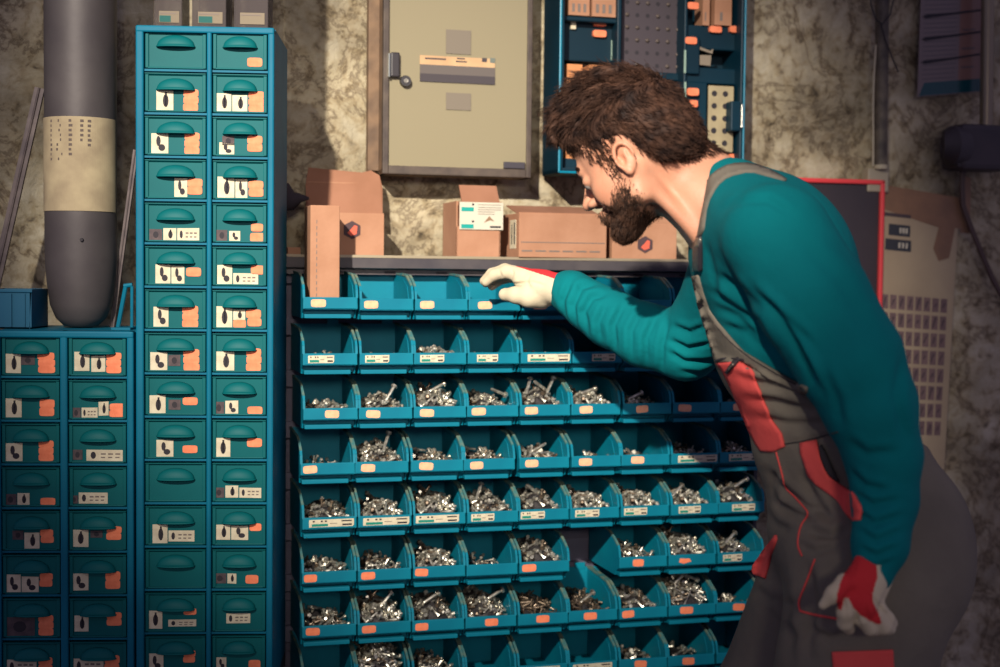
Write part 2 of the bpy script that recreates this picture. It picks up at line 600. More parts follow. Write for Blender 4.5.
def sticker_obj(parent, u0, u1, kind, row, seed):
    r = random.Random(seed)
    b = MB()
    x0, x1 = u0, u1
    z0, z1 = LIPB + 0.0035, LIPB + 0.0170
    y = -0.0002
    if kind == 'o':
        zc = (z0 + z1) / 2 + r.uniform(-.001, .001)
        pr = []
        a = r.uniform(-0.07, 0.07)
        for k in range(24):
            t = 2 * math.pi * k / 24
            ca, sa = math.cos(t), math.sin(t)
            dx = (x1 - x0) / 2 * math.copysign(abs(ca) ** 0.42, ca)
            dz = 0.0072 * math.copysign(abs(sa) ** 0.42, sa)
            pr.append(((x0 + x1) / 2 + dx - dz * a, zc + dz + dx * a))
        b.prism_y(pr, y - 0.0007, y)
        return b.build('sticker', STICK if row < 6 else STICK_DIM, parent)
    if kind == 't':
        b.prism_y([(x0, z0 + .003), (x0 + (x1 - x0) * .4, z0), (x1, z0 + .004), (x1 - .003, z0 + .010), (x0 + .002, z0 + .011)], y - 0.0007, y)
        return b.build('torn_sticker', STICK_DIM, parent)
    z1 += 0.001
    w, h = x1 - x0, z1 - z0
    b.prism_y([(x0, z0), (x1 - 0.002, z0), (x1, z0 + .003), (x1, z1), (x0, z1 - .0005)], y - 0.0006, y, 0)
    yy = y - 0.0009
    # green band, faint number row and maker line
    b.box((x0 + w * .06, yy, z0 + h * .10), (x0 + w * .42, y - 0.0006, z0 + h * .42), 3)
    for k in range(4):
        xx = x0 + w * (0.08 + 0.09 * k)
        if k in (0, 2, 3):
            b.box((xx, yy, z0 + h * .66), (xx + w * .045, y - 0.0006, z0 + h * .86), 1)
    b.box((x0 + w * .46, yy, z0 + h * .40), (x0 + w * .62, y - 0.0006, z0 + h * .48), 2)
    b.box((x0 + w * .72, yy, z0 + h * .66), (x0 + w * .95, y - 0.0006, z0 + h * .82), 1 if kind == 'W' else 2)
    b.box((x0 + w * .74, yy, z0 + h * .14), (x0 + w * .95, y - 0.0006, z0 + h * .36), 1)
    return b.build('printed_label', PRINT, parent)


HEAPS = {}
FILLW = {'few': 'a few screws', 'med': 'some screws', 'high': 'many screws', 'full': 'full of screws', 'over': 'overflowing bolts', 'pins': 'steel pins', 'brass': 'dull brownish bolts', 'none': 'empty', 'box': 'a carton inside'}
STW = {'o': 'orange sticker', 'w': 'white and green label', 'W': 'long white label', 't': 'torn orange sticker', '': 'no label'}
HEAPW = {'few': 'sparse scatter of small screws', 'med': 'low heap of bright screws', 'high': 'thick heap of bright screws', 'full': 'full heap of shiny screws and bolts', 'over': 'overflowing pile of long shiny bolts', 'pins': 'row of plain steel pins', 'brass': 'heap of dull brownish bolts'}
BIN_POS = {}
jr = random.Random(21)
for row in range(1, 9):
    for c, spec in enumerate(BINS[row]):
        if spec is None:
            continue
        fill, st, p0, p1 = spec
        u = c * PU + jr.uniform(-0.0016, 0.0016) - (0.006 if (row == 4 and c < 4) else 0)
        d = jr.uniform(-0.002, 0.003)
        z = ZL0 - LIPB - (row - 1) * PZ
        if row == 1 and c == 0:
            z += 0.002
        root = empty('parts_bin', rackloc(u, d, z) @ Matrix.Rotation(jr.uniform(-.012, .012), 4, 'Z'))
        BIN_POS[(row, c)] = (u, d, z)
        where = 'far left' if c == 0 else ('far right' if c == 8 else ORD[c] + ' from left')
        tag(root, f'teal bin with {STW[st]}, {FILLW[fill]}, {where}, {ROWN[row-1]} row', 'storage bin', 'teal parts bins on the rack')
        o = bpy.data.objects.new('bin_body', BIN_ME)
        col.objects.link(o)
        o.parent = root
        if st:
            zc = z + LIPB + 0.01
            # pixel columns -> local u on this bin's front
            pyy = 310 + (row - 1) * 53
            ua, ub = UZ(p0, pyy, 0)[0] - u, UZ(p1, pyy, 0)[0] - u
            w = min(ub - ua, BW - 0.006)
            ua = min(max(ua, 0.003), BW - 0.003 - w)
            sticker_obj(root, ua, ua + w, st, row, row * 10 + c)
        if fill in FILL:
            key = (fill, jr.randrange(4))
            if key not in HEAPS:
                ho = heap_mesh(key[0], 100 + hash(key[0] + str(key[1])) % 1 + key[1] * 7 + len(key[0])).build('screw_heap', [MOUND, STEEL, STEELD], smooth='auto')
                HEAPS[key] = ho
                h = ho
            else:
                h = HEAPS[key].copy()
                col.objects.link(h)
            h.matrix_world = rackloc(u, d, z)
            tag(h, f'{HEAPW[fill]} in the {ORD[c]} bin from left, {ROWN[row-1]} row', 'screws', 'heaps of screws in the teal bins', 'stuff')

# single bolts the photo shows clearly on top of the heaps
BOLTS = [(3, 2, 0.55, 'round', 1), (3, 1, 0.75, 'hex', 2), (3, 3, 0.85, 'hex', 3), (3, 4, 0.12, 'round', 4), (3, 4, 0.52, 'pin', 5), (3, 4, 0.85, 'hex', 6),
         (3, 5, 0.45, 'hex', 7), (4, 1, 0.75, 'hex', 8), (4, 4, 0.5, 'pin', 9), (4, 6, 0.25, 'hex', 10), (5, 3, 0.2, 'round', 11), (5, 7, 0.15, 'round', 12),
         (5, 8, 0.75, 'hex', 13), (6, 8, 0.4, 'round', 14), (7, 1, 0.65, 'hex', 15), (7, 2, 0.4, 'hex', 16), (7, 3, 0.8, 'hex', 17), (7, 5, 0.5, 'hex', 18), (7, 7, 0.3, 'hex', 19), (7, 7, 0.7, 'hex', 20), (3, 6, 0.3, 'hex', 21), (5, 4, 0.3, 'round', 22)]
for (row, c, fx, kd, sd) in BOLTS:
    r = random.Random(sd * 13)
    u, d, z = BIN_POS[(row, c)]
    fill = BINS[row][c][0]
    b = MB()
    L = 0.036
    an = r.uniform(0.2, 1.3) * r.choice([1, -1])
    screw(b, Vector((0, 0, 0)), Vector((math.cos(an), 0.25, math.sin(an) * 0.9)), L, 0.0032, kd, 0)
    o = b.build('loose_bolt', STEEL, smooth='auto')
    y = 0.04
    hz = min(FILL[fill][0], 0.034 + y * 1.6)
    o.matrix_world = rackloc(u + 0.02 + fx * (BW - 0.04), d + y, z + hz + 0.006)
    side = 'left' if fx < 0.4 else ('right' if fx > 0.65 else 'middle')
    tag(o, f'bright loose {"pin" if kd == "pin" else "bolt"} lying {side} on the heap in {ORD[c]} bin, {ROWN[row-1]} row', 'bolt', 'loose bolts on top of the heaps')

# the rack itself
zt = ZL0 - LIPB + 0.090
b = MB()
b.box((-0.035, BD + 0.016, 0.28), (9 * PU + 0.03, BD + 0.022, zt - 0.0))
for row in range(9):
    z = ZL0 - LIPB - row * PZ + 0.080
    b.box((-0.035, BD + 0.012, z - 0.05), (9 * PU + 0.03, BD + 0.016, z - 0.035))
b.build('back_panel', RACKMET, rack)
for row in range(8):
    z = ZL0 - LIPB - row * PZ
    b = MB()
    b.prism_x([(BD + 0.003, z + 0.066), (BD + 0.006, z + 0.098), (BD + 0.018, z + 0.098), (BD + 0.018, z + 0.060)], -0.03, 9 * PU + 0.025)
    b.build('rail', RACKMET, rack)
for x0 in (-0.062, 9 * PU + 0.022):
    b = MB()
    za, zb = 0.0, zt + 0.02
    b.box((x0, BD - 0.02, za), (x0 + 0.008, BD + 0.03, zb))
    b.box((x0 + 0.026, BD - 0.02, za), (x0 + 0.034, BD + 0.03, zb))
    for row in range(-1, 10):
        z = ZL0 - LIPB - row * PZ
        b.box((x0 + 0.006, BD - 0.02, z - 0.012), (x0 + 0.028, BD + 0.03, z + 0.028))
    b.build('side_post', DARKMET, rack)
b = MB()
u0, u1 = -0.07, UZ(693, 262, 0.13)[0] + 0.0
zs = UZ(430, 257, 0.125)[1]
b.prism_x([(0.128, zs + 0.000), (0.126, zs - 0.003), (0.128, zs - 0.023), (0.150, zs - 0.027), (0.150, zs - 0.036), (0.156, zs - 0.036), (0.156, zs - 0.006), (0.279, zs - 0.006), (0.279, zs)], u0, u1)
for c in range(9):
    uu = c * PU + BW - 0.028
    b.box((uu, 0.1492, zs - 0.034), (uu + 0.022, 0.151, zs - 0.029), 1)
b.prism_x([(0.1245, zs - 0.003), (0.126, zs + 0.0022), (0.131, zs + 0.0022), (0.131, zs - 0.003)], u0, u1, 2)
b.build('top_shelf', [SHELFMET, INK, mat('pale_steel_edge', (158, 146, 122), 0.4, 0.4)], rack)  # paler strip along the front edge of the shelf
SHELF_Z = zs


# ------------------------------------------------------------------ cartons
def hexlogo(b, cx, cz, r, y, mi_dark, mi_red):
    pr = [(cx + r * math.cos(R(60 * k + 30)), cz + r * 0.95 * math.sin(R(60 * k + 30))) for k in range(6)]
    b.prism_y(pr, y - 0.0008, y, mi_dark)
    b.prism_y([(cx - r * .1, cz - r * .62), (cx + r * .48, cz - r * .4), (cx + r * .55, cz + r * .4), (cx + r * .25, cz + r * .5), (cx - r * .15, cz + r * .05), (cx - r * .5, cz - r * .3)], y - 0.0014, y - 0.0008, mi_red)


REDPRINT = mat('red_print', (214, 96, 74), 0.8)
# tall narrow carton standing in the first bin
u, d, z = BIN_POS[(1, 0)]
ua, ztop = UZ(310.5, 205, 0.034)
ub, _ = UZ(340, 205, 0.034)
t = empty('tall_carton', rackloc(ua, 0.034, z + 0.003))
b = MB()
hh = ztop - z - 0.003
w = ub - ua
b.bbox((0, 0, 0), (w, 0.085, hh), 0.0015)
b.build('carton_body', CARD, t)
b = MB()
for k in range(14):
    b.box((w * 0.20, -0.0004, hh * (0.12 + 0.055 * k)), (w * 0.23, 0.0, hh * (0.12 + 0.055 * k + 0.032)))
b.build('print_line', INKS, t)
tag(t, 'tall narrow cardboard carton standing upright in the first top row bin', 'carton', 'cartons on the rack')

# open carton with raised flap, left end of the shelf
ua, za = UZ(341, 249, 0.150)
ub, zb = UZ(384, 213.5, 0.150)
t = empty('open_carton', rackloc(ua - 0.05, 0.15, SHELF_Z))
w = ub - ua + 0.05
h = zb - SHELF_Z
b = MB()
b.box((0, 0, 0), (w, 0.003, h))
b.box((0, 0.08, 0), (w, 0.083, h))
b.box((0, 0.003, 0), (0.003, 0.08, h))
b.box((w - 0.003, 0.003, 0), (w, 0.08, h))
b.box((0.003, 0.003, 0), (w - 0.003, 0.08, 0.003))
b.build('carton_body', CARD, t)
b = MB()
fx0, fz0 = UZ(306, 213, 0.235)
fx1, fz1 = UZ(381, 172, 0.25)
fx0 -= ua - 0.05
fx1 -= ua - 0.05
fz1 -= SHELF_Z
b.add([(fx0, 0.081, h - 0.004), (fx1, 0.081, h - 0.004), (fx1 + 0.002, 0.094, fz1 - 0.035), (fx1 - 0.004, 0.098, fz1 - 0.008), (fx1 - 0.022, 0.10, fz1 + 0.002), (fx1 - 0.04, 0.10, fz1 - 0.003), (fx0 + 0.006, 0.10, fz1 + 0.004), (fx0, 0.096, fz1 - 0.03)],
      [(0, 1, 2, 3, 4, 5, 6, 7)])
fl = b.build('raised_flap', CARDD, t)
sm = fl.modifiers.new('thick', 'SOLIDIFY')
sm.thickness = 0.003
b = MB()
b.box((fx0 + .003, 0.0925, fz1 - 0.026), (fx1, 0.0965, fz1 - 0.0235), 0)
hexlogo(b, 0.05 + (UZ(352, 230, .15)[0] - ua), UZ(352, 230, .15)[1] - SHELF_Z, 0.019, -0.0003, 1, 2)
b.build('printed_mark', [CARD, mat('logo_dark', (74, 56, 60), 0.85), REDPRINT], t)
tag(t, 'opened cardboard carton with raised back flap and dark hexagon mark, left on shelf', 'carton', 'cartons on the rack')

# carton with white label
ua, za = UZ(456, 248, 0.140)
ub, zb = UZ(501, 202, 0.140)
t = empty('labelled_carton', rackloc(ua, 0.14, SHELF_Z) @ Matrix.Rotation(R(0.5), 4, 'Z'))
w, h = ub - ua, zb - SHELF_Z
b = MB()
b.box((0, 0, 0), (w, 0.003, h * 0.55))
b.box((0, 0.0, 0), (0.003, 0.115, h))
b.box((w - 0.003, 0, 0), (w, 0.115, h))
b.box((0, 0.112, 0), (w, 0.115, h))
b.box((0.003, 0.003, 0), (w - 0.003, 0.112, 0.003))
b.box((0.003, 0.025, h * 0.5), (w - 0.003, 0.028, h), 1)
b.build('carton_body', [CARD, CARDD], t)
b = MB()
b.prism_x([(0.003, h * 0.50), (0.0, h * 0.99), (0.004, h * 1.0), (0.007, h * 0.5)], 0.006, w + 0.002)
b.prism_x([(0.000, h * 0.97), (0.028, h * 1.30), (0.032, h * 1.30), (0.006, h * 0.95)], 0.012, w - 0.002)
b.build('lid_flap', CARDD, t)
b = MB()
lx0, lx1, lz0, lz1 = 0.006, w + 0.004, h * 0.50, h * 0.985
b.box((lx0, -0.0035, lz0), (lx1, -0.0015, lz1), 0)
W2, H2 = lx1 - lx0, lz1 - lz0
for zz in (0.66, 0.04):
    b.box((lx0 + W2 * .04, -0.004, lz0 + H2 * zz), (lx0 + W2 * .32, -0.0035, lz0 + H2 * (zz + .15)), 1)
for zz in (0.9, 0.8, 0.72, 0.64, 0.56):
    b.box((lx0 + W2 * .42, -0.004, lz0 + H2 * zz), (lx0 + W2 * (.95 if zz > .7 else .8), -0.0035, lz0 + H2 * (zz + .02)), 2)
b.box((lx0 + W2 * .70, -0.004, lz0 + H2 * .07), (lx0 + W2 * .95, -0.0035, lz0 + H2 * .14), 3)
b.box((lx0 + W2 * .28, -0.004, lz0 + H2 * .88), (lx0 + W2 * .33, -0.0035, lz0 + H2 * .95), 3)
b.box((lx0 + W2 * .28, -0.004, lz0 + H2 * .26), (lx0 + W2 * .33, -0.0035, lz0 + H2 * .33), 3)
b.prism_y([(lx0 + W2 * .55, lz0 + H2 * .25), (lx0 + W2 * .68, lz0 + H2 * .5), (lx0 + W2 * .8, lz0 + H2 * .3), (lx0 + W2 * .7, lz0 + H2 * .35)], -0.004, -0.0035, 4)
b.build('printed_label', [mat('white_paper', (198, 192, 174), 0.8), mat('teal_print', (0, 150, 140), 0.7), INKS, INK, mat('brown_print', (140, 110, 84), .8)], t)
tag(t, 'small open cardboard carton with white and teal printed label and raised lid', 'carton', 'cartons on the rack')

# long closed carton
ua, za = UZ(519, 251.5, 0.120)
ub, zb = UZ(608, 216, 0.120)
t = empty('long_carton', rackloc(ua, 0.12, SHELF_Z + 0.002) @ Matrix.Rotation(R(2), 4, 'Z'))
w, h = ub - ua, zb - SHELF_Z
b = MB()
b.bbox((0, 0, 0), (w, 0.13, h), 0.0012)
b.box((0.0, 0.003, h), (w, 0.006, h + 0.002), 0)
b.build('carton_body', CARD, t)
b = MB()
b.prism_x([(0.02, h), (0.10, h + 0.020), (0.102, h + 0.018), (0.03, h)], 0.004, w - 0.006)
b.build('lid_flap', CARDD, t)
b = MB()
b.box((0.004, -0.0005, h * .335), (w - .004, 0, h * .355), 1)
for k in range(6):
    b.box((w * (.03 + .155 * k), -0.0005, h * .13), (w * (.03 + .155 * k + .12), 0, h * .165), 1)
b.box((-0.0006, 0.02, h * .2), (0, 0.06, h * .86), 0)
b.box((-0.001, 0.026, h * .3), (-0.0006, 0.032, h * .8), 2)
b.box((-0.001, 0.045, h * .3), (-0.0006, 0.049, h * .75), 2)
b.build('printed_label', [CREAM, INKS, INK], t)
tag(t, 'long low cardboard carton with dashed print line, under the man\'s nose', 'carton', 'cartons on the rack')

# carton behind the beard with hexagon logo
ua, za = UZ(612, 251, 0.150)
ub, zb = UZ(677, 224, 0.150)
t = empty('logo_carton', rackloc(ua, 0.15, SHELF_Z))
w, h = ub - ua, zb - SHELF_Z
b = MB()
b.bbox((0, 0, 0), (w, 0.11, h), 0.0012)
b.prism_x([(0.004, h), (0.03, h + 0.017), (0.033, h + .016), (0.008, h)], w * .4, w - 0.008)
b.build('carton_body', CARD, t)
b = MB()
hexlogo(b, UZ(645, 246, .15)[0] - ua, h * .42, 0.019, -0.0003, 0, 1)
b.build('printed_mark', [mat('logo_dark', (74, 56, 60)), REDPRINT], t)
tag(t, 'cardboard carton with dark hexagon and red mark, behind the man\'s beard', 'carton', 'cartons on the rack')

# dark cloth bag at the left end, with a scrap of cardboard below
p0 = UZ(276, 212, 0.2)
b = MB()
pts = [UZ(x, y, 0.2) for x, y in ((278, 198), (287, 198), (300, 196), (306, 199))]
b.tube([(pts[0][0] - 0.02, 0.2, pts[0][1]), (pts[1][0], 0.2, pts[1][1] + .002), ((pts[1][0] + pts[2][0]) / 2, 0.195, pts[1][1] - 0.006), (pts[2][0], 0.19, pts[2][1] - 0.004), (pts[3][0] + .004, 0.185, pts[3][1])], [0.030, 0.028, 0.018, 0.009, 0.003], 14)
zz = pts[0][1]
b.tube([(pts[0][0] - 0.01, 0.2, zz), (pts[0][0] - 0.012, 0.205, (zz + SHELF_Z) / 2), (pts[0][0] - 0.008, 0.2, SHELF_Z + 0.004)], [0.02, 0.012, 0.016], 12)
o = b.build('work_cap', mat('dark_cloth', (58, 50, 56), .9, var=(40, 36, 44), vscale=20, bump=.4, bscale=40), smooth=True)
o.matrix_world = RM
tag(o, 'dark crumpled cloth cap with pointed brim between tall drawers and cartons', 'cap')
a0, a1 = UZ(286, 247, 0.2), UZ(299, 240, 0.2)
b = MB()
b.bbox((a0[0], 0.17, SHELF_Z), (a1[0], 0.23, SHELF_Z + 0.016), 0.001)
o = b.build('small_carton', CARD)
o.matrix_world = RM
tag(o, 'tiny flat brown carton lying low at the left end of the shelf', 'carton', 'cartons on the rack')

# ------------------------------------------------------------------ drawer cabinets
CPHI = R(3.5)
C0 = P(200, 340, 2.42)
CC0 = Vector((C0.x, C0.y, 0))
CU = Vector((math.cos(CPHI), math.sin(CPHI), 0))
CN = Vector((-math.sin(CPHI), math.cos(CPHI), 0))
CMX = Matrix.Translation(CC0) @ Matrix.Rotation(CPHI, 4, 'Z')


def CUZ(px, py, d=0.0):
    r = ray(px, py)
    o = Vector((0, 0, CAM_Z))
    t = ((CC0 + CN * d - o).dot(CN)) / r.dot(CN)
    p = o + r * t
    return (p - CC0).dot(CU), p.z


STICKERS = {
 'T': {
  (0, 1): [('O', 247, 58, 262, 66)],
  (1, 0): [('W', 156, 90, 173, 110), ('O', 183, 90, 198, 111)], (1, 1): [('W', 216, 94, 231, 112), ('W', 232, 95, 247, 111), ('O', 248, 94, 264, 114)],
  (2, 0): [('W', 151, 135, 168, 155), ('O', 184, 135, 199, 156)], (2, 1): [('D', 222, 136, 234, 145), ('W', 219, 145, 234, 157), ('O', 247, 136, 262, 151)],
  (3, 0): [('W', 174, 180, 187, 199), ('O', 187, 179, 202, 194)], (3, 1): [('W', 217, 178, 234, 199), ('W', 235, 184, 247, 203), ('O', 248, 181, 263, 196)],
  (4, 0): [('D', 149, 232, 162, 243), ('W', 163, 231, 176, 243), ('W', 177, 229, 199, 241)], (4, 1): [('D', 216, 232, 227, 243), ('W', 229, 233, 240, 243), ('O', 251, 224, 263, 231), ('O', 250, 234, 265, 242)],
  (5, 0): [('W', 155, 267, 170, 286), ('W', 171, 268, 184, 286), ('O', 186, 268, 201, 276)], (5, 1): [('W', 217, 267, 232, 286), ('W', 233, 275, 258, 286), ('O', 251, 266, 265, 274)],
  (6, 0): [('W', 153, 310, 168, 330), ('O', 182, 309, 198, 330)], (6, 1): [('W', 215, 309, 232, 330), ('W', 233, 310, 245, 320), ('O', 246, 310, 261, 318), ('O', 247, 318.5, 261, 326), ('O', 233, 322, 246, 329.5)],
  (7, 0): [('W', 150, 353, 167, 371), ('D', 168, 355, 180, 366), ('O', 183, 351, 199, 372)], (7, 1): [('W', 216, 353, 234, 372), ('O', 246, 351, 261, 373)],
  (8, 0): [('W', 149, 397, 165, 415), ('D', 168, 400, 180, 410), ('O', 182, 398, 197, 405)], (8, 1): [('D', 213, 405, 224, 417), ('W', 225, 403, 238, 416), ('O', 247, 407, 262, 414)],
  (9, 0): [('W', 156, 443, 173, 460), ('O', 182, 446, 197, 453)], (9, 1): [('W', 214, 439, 230, 458), ('O', 247, 439, 262, 447)],
  (10, 1): [('D', 213, 488, 224, 498), ('W', 225, 486, 238, 498), ('W', 239, 488, 261, 498)],
  (11, 0): [('W', 152, 525, 167, 544), ('W', 168, 531, 194, 542)], (11, 1): [('W', 216, 525, 230, 540), ('W', 231, 526, 248, 540), ('O', 249, 524, 261, 531)],
  (12, 1): [('D', 212, 574, 226, 584), ('W', 227, 574, 236, 584), ('O', 245, 576, 258, 584)],
  (13, 0): [('W', 147, 611, 162, 629), ('O', 183, 609, 196, 615), ('W', 168, 620, 196, 627)], (13, 1): [('W', 226, 614, 250, 624)],
  (14, 0): [('W', 148, 654, 163, 672), ('O', 183, 651, 195, 663)], (14, 1): [('W', 216, 658, 226, 670), ('O', 248, 661, 260, 670)],
 },
 'B': {
  (0, 0): [('D', 20, 356, 34, 365), ('W', 5, 354, 20, 373), ('O', 37, 353, 54, 373)], (0, 1): [('W', 74, 352, 89, 371), ('W', 91, 356, 105, 372), ('O', 106, 353, 121, 373)],
  (1, 0): [('W', 5, 400, 21, 419), ('O', 39, 400, 54, 416)], (1, 1): [('D', 71, 408, 80, 418), ('W', 81, 408, 97, 418), ('W', 98, 402, 108, 416), ('O', 109, 404, 124, 417)],
  (2, 0): [('W', 5, 444, 22, 462), ('O', 38, 441, 53, 461)], (2, 1): [('D', 72, 450, 82, 460), ('W', 86, 450, 124, 461)],
  (3, 0): [('D', 4, 495, 16, 506), ('W', 17, 494, 29, 506), ('O', 40, 500, 55, 507)], (3, 1): [('D', 70, 496, 77, 504), ('W', 78, 493, 107, 504)],
  (4, 0): [('D', 12, 531, 23, 540), ('W', 24, 533, 39, 549), ('O', 40, 530, 53, 543)], (4, 1): [('W', 71, 530, 88, 547), ('D', 90, 531, 102, 538), ('O', 106, 527, 121, 540)],
  (5, 0): [('W', 5, 575, 20, 593), ('W', 21, 577, 38, 593), ('O', 39, 574, 52, 587)], (5, 1): [('W', 71, 574, 88, 591), ('O', 105, 572, 120, 589)],
  (6, 0): [('D', 4, 619, 34, 638), ('O', 38, 616, 53, 636)], (6, 1): [('W', 74, 616, 88, 632), ('O', 106, 613, 121, 626)],
  (7, 0): [('W', 6, 660, 36, 674), ('O', 38, 658, 52, 672)], (7, 1): [('W', 73, 659, 103, 674), ('O', 104, 656, 119, 672)],
 }}


def handle_mesh(w):
    b = MB()
    hw, hh, out = w * 0.30, 0.020, 0.013
    nu, nv = 18, 7
    vs, fs = [], []
    for j in range(nv + 1):
        bt = (math.pi / 2) * j / nv
        for i in range(nu + 1):
            a = math.pi * i / nu
            sa = math.sin(a)
            x = -hw * math.cos(a)
            vs.append((x, -out * sa ** 0.8 * math.sin(bt) - 0.0005, hh * sa ** 0.9 * math.cos(bt)))
    for j in range(nv):
        for i in range(nu):
            p = j * (nu + 1) + i
            fs.append((p, p + 1, p + nu + 2, p + nu + 1))
    b.add(vs, fs)
    # thick lip along the lower edge
    b.tube([(-hw * math.cos(math.pi * i / 16), -out * math.sin(math.pi * i / 16) ** 0.8 - 0.0005, 0.0) for i in range(17)], 0.0016, 6)
    return b


def drawer_cabinet(key, name, label, xcols, ytop, ystep, nrow, ytop_out, x_out, depth=0.24):
    root = empty(name, CMX.copy())
    tag(root, label, 'drawer cabinet')
    ref_x = (x_out[0] + x_out[1]) / 2
    zr = [CUZ(ref_x, ytop + ystep * k)[1] for k in range(nrow + 1)]
    ztop = CUZ(ref_x, ytop_out)[1]
    refy = (ytop + min(667, ytop + nrow * ystep)) / 2
    us = [(CUZ(a, refy)[0], CUZ(c, refy)[0]) for a, c in xcols]
    ua, ub = CUZ(x_out[0], refy)[0], CUZ(x_out[1], refy)[0]
    zbot = zr[-1] - 0.02
    # carcass
    b = MB()
    b.box((ua, 0.02, zbot), (ub, depth, ztop))
    b.bbox((ua, -0.004, ztop - 0.012), (ub, 0.03, ztop), 0.003)
    b.bbox((ua, 0.0, zbot), (ub, 0.03, zbot + 0.018), 0.003)
    edges = [ua] + [v for p in us for v in p] + [ub]
    for i in range(0, len(edges), 2):
        b.bbox((edges[i], -0.003, zbot), (edges[i + 1], 0.022, ztop), 0.003)
    for (p, q) in us:
        for k in range(1, nrow + 1):
            b.box((p, 0.004, zr[k] - 0.0012), (q, 0.022, zr[k] + 0.0025))
    b.build('carcass', CABFRAME, root)
    # stand below
    b = MB()
    for (x0, x1) in ((ua, ua + 0.02), (ub - 0.02, ub)):
        for (y0, y1) in ((0.02, 0.04), (depth - 0.02, depth)):
            b.box((x0, y0, 0), (x1, y1, zbot))
    b.box((ua, 0.02, zbot - 0.02), (ub, depth, zbot))
    b.build('stand', DARKMET, root)
    for ci, (p, q) in enumerate(us):
        for k in range(nrow):
            z0, z1 = zr[k + 1], zr[k]
            rr = random.Random(ci * 31 + k * 7)
            dr = empty('drawer')
            dr.parent = root
            jit = rr.uniform(-0.0015, 0.0015)
            dr.location = ((p + q) / 2, 0.003 + jit, z0)
            w, h = (q - p), (z1 - z0)
            w2 = w / 2 - 0.0018
            b = MB()
            zt0, zt1 = 0.0035, h - 0.005
            # tray behind, and framed front: raised rim with slightly sunk field
            b.box((-w2, 0.002, zt0), (w2, 0.016, zt1))
            b.bbox((-w2, -0.001, zt0), (-w2 + 0.006, 0.003, zt1), 0.001)
            b.bbox((w2 - 0.006, -0.001, zt0), (w2, 0.003, zt1), 0.001)
            b.bbox((-w2, -0.001, zt0), (w2, 0.003, zt0 + 0.003), 0.001)
            b.prism_x([(0.002, zt1 - 0.004), (-0.003, zt1 - 0.001), (-0.003, zt1 + 0.0005), (0.003, zt1)], -w2, w2)
            dm = b.build('drawer_front', DRAWER)
            dm.name = 'drawer_front'
            # the drawer front is the drawer itself
            bpy.data.objects.remove(dr)
            dm.name = 'drawer'
            dm.parent = root
            dm.location = ((p + q) / 2, 0.003 + jit, z0)
            hd = handle_mesh(w).build('handle', DRAWER, dm, smooth=True)
            hd.location = (0, 0.002, h * 0.56)
            sm = hd.modifiers.new('thick', 'SOLIDIFY')
            sm.thickness = 0.001
            for si, (kd, x0, y0, x1, y1) in enumerate(STICKERS[key].get((k, ci), [])):
                a0 = CUZ(x0, y1)
                a1 = CUZ(x1, y0)
                cx = (p + q) / 2
                bb = MB()
                lx0, lx1 = max(a0[0] - cx, -w2 + .001), min(a1[0] - cx, w2 - 0.001)
                lz0, lz1 = a0[1] - z0, a1[1] - z0
                sh = max(0, 0.006 - lz0)
                yy = 0.002
                card(bb, lx0, lz0 + sh, lx1, lz1 + sh, yy - 0.0002, kd, seed=k * 13 + ci * 5 + si)
                so = bb.build('orange_sticker' if kd == 'O' else ('dark_tag' if kd == 'D' else 'card_label'), PRINT, dm)
    return root, us, zr, ztop, ua, ub


tall = drawer_cabinet('T', 'drawer_cabinet', 'tall teal two-column small-drawer cabinet standing left of the bin rack', [(144, 206.5), (211.5, 267)], 27.7, 43.3, 15, 26.5, (136, 273.5))
low = drawer_cabinet('B', 'drawer_cabinet', 'lower teal two-column drawer cabinet at far left under the grey cylinder', [(1, 60.5), (68, 127)], 334, 43.7, 9, 331, (-6, 134))
LOWTOP = low[3]

# ------------------------------------------------------------------ things on the low cabinet
c0 = P(78, 331, 2.53)
cyl = empty('gas_cylinder', Matrix.Translation((c0.x, 2.55, LOWTOP)))
rr_ = 35.5 * 2.5 / F
b = MB()
H = 1.0
b.lathe([(0.012, 0.0), (0.030, 0.003), (0.045, 0.018), (0.055, 0.042), (rr_ * .95, 0.085), (rr_, 0.13), (rr_, H), (rr_ * .9, H + .05), (0.02, H + 0.09)], (0, 0, 0), 48)
b.build('cylinder_body', mat('cylinder_paint', (86, 80, 80), 0.55, 0.2, var=(72, 66, 68), vscale=8, bump=.15, bscale=25), cyl, smooth=True)
zl0, zl1 = P(78, 211, 2.50).z - LOWTOP, P(78, 117, 2.50).z - LOWTOP
b = MB()
n = 40
pv, pf = [], []
for i in range(n + 1):
    a = R(-175) + R(170) * i / n
    for zz in (zl0, zl1):
        pv.append(((rr_ + .0012) * math.cos(a), (rr_ + .0012) * math.sin(a), zz))
for i in range(n):
    pf.append((2 * i, 2 * i + 2, 2 * i + 3, 2 * i + 1))
b.add(pv, pf, 0)
rp = random.Random(3)
for cx0, wdt, rows in ((-0.038, 0.026, range(9)), (-0.002, 0.007, range(8)), (0.018, 0.006, range(5)), (0.03, 0.006, range(6))):
    for k in rows:
        zz = zl1 - 0.010 - k * 0.0085
        xa, xb = cx0, cx0 + wdt * rp.uniform(.6, 1)
        ya = -math.sqrt((rr_ + .0016) ** 2 - xa ** 2)
        yb = -math.sqrt((rr_ + .0016) ** 2 - xb ** 2)
        b.add([(xa, ya, zz), (xb, yb, zz), (xb, yb, zz + .0045), (xa, ya, zz + .0045)], [(0, 1, 2, 3)], 1)
b.build('paper_label', [mat('aged_paper', (176, 160, 128), .85, var=(150, 134, 108), vscale=20), mat('print_brown', (96, 84, 78), .9)], cyl, fix=False)
b = MB()
zh = P(93, 240, 2.5).z - LOWTOP
b.lathe([(0.003, 0), (0.0035, 0.003)], (0.02, -rr_ - .001, zh), 10, axis='Y')
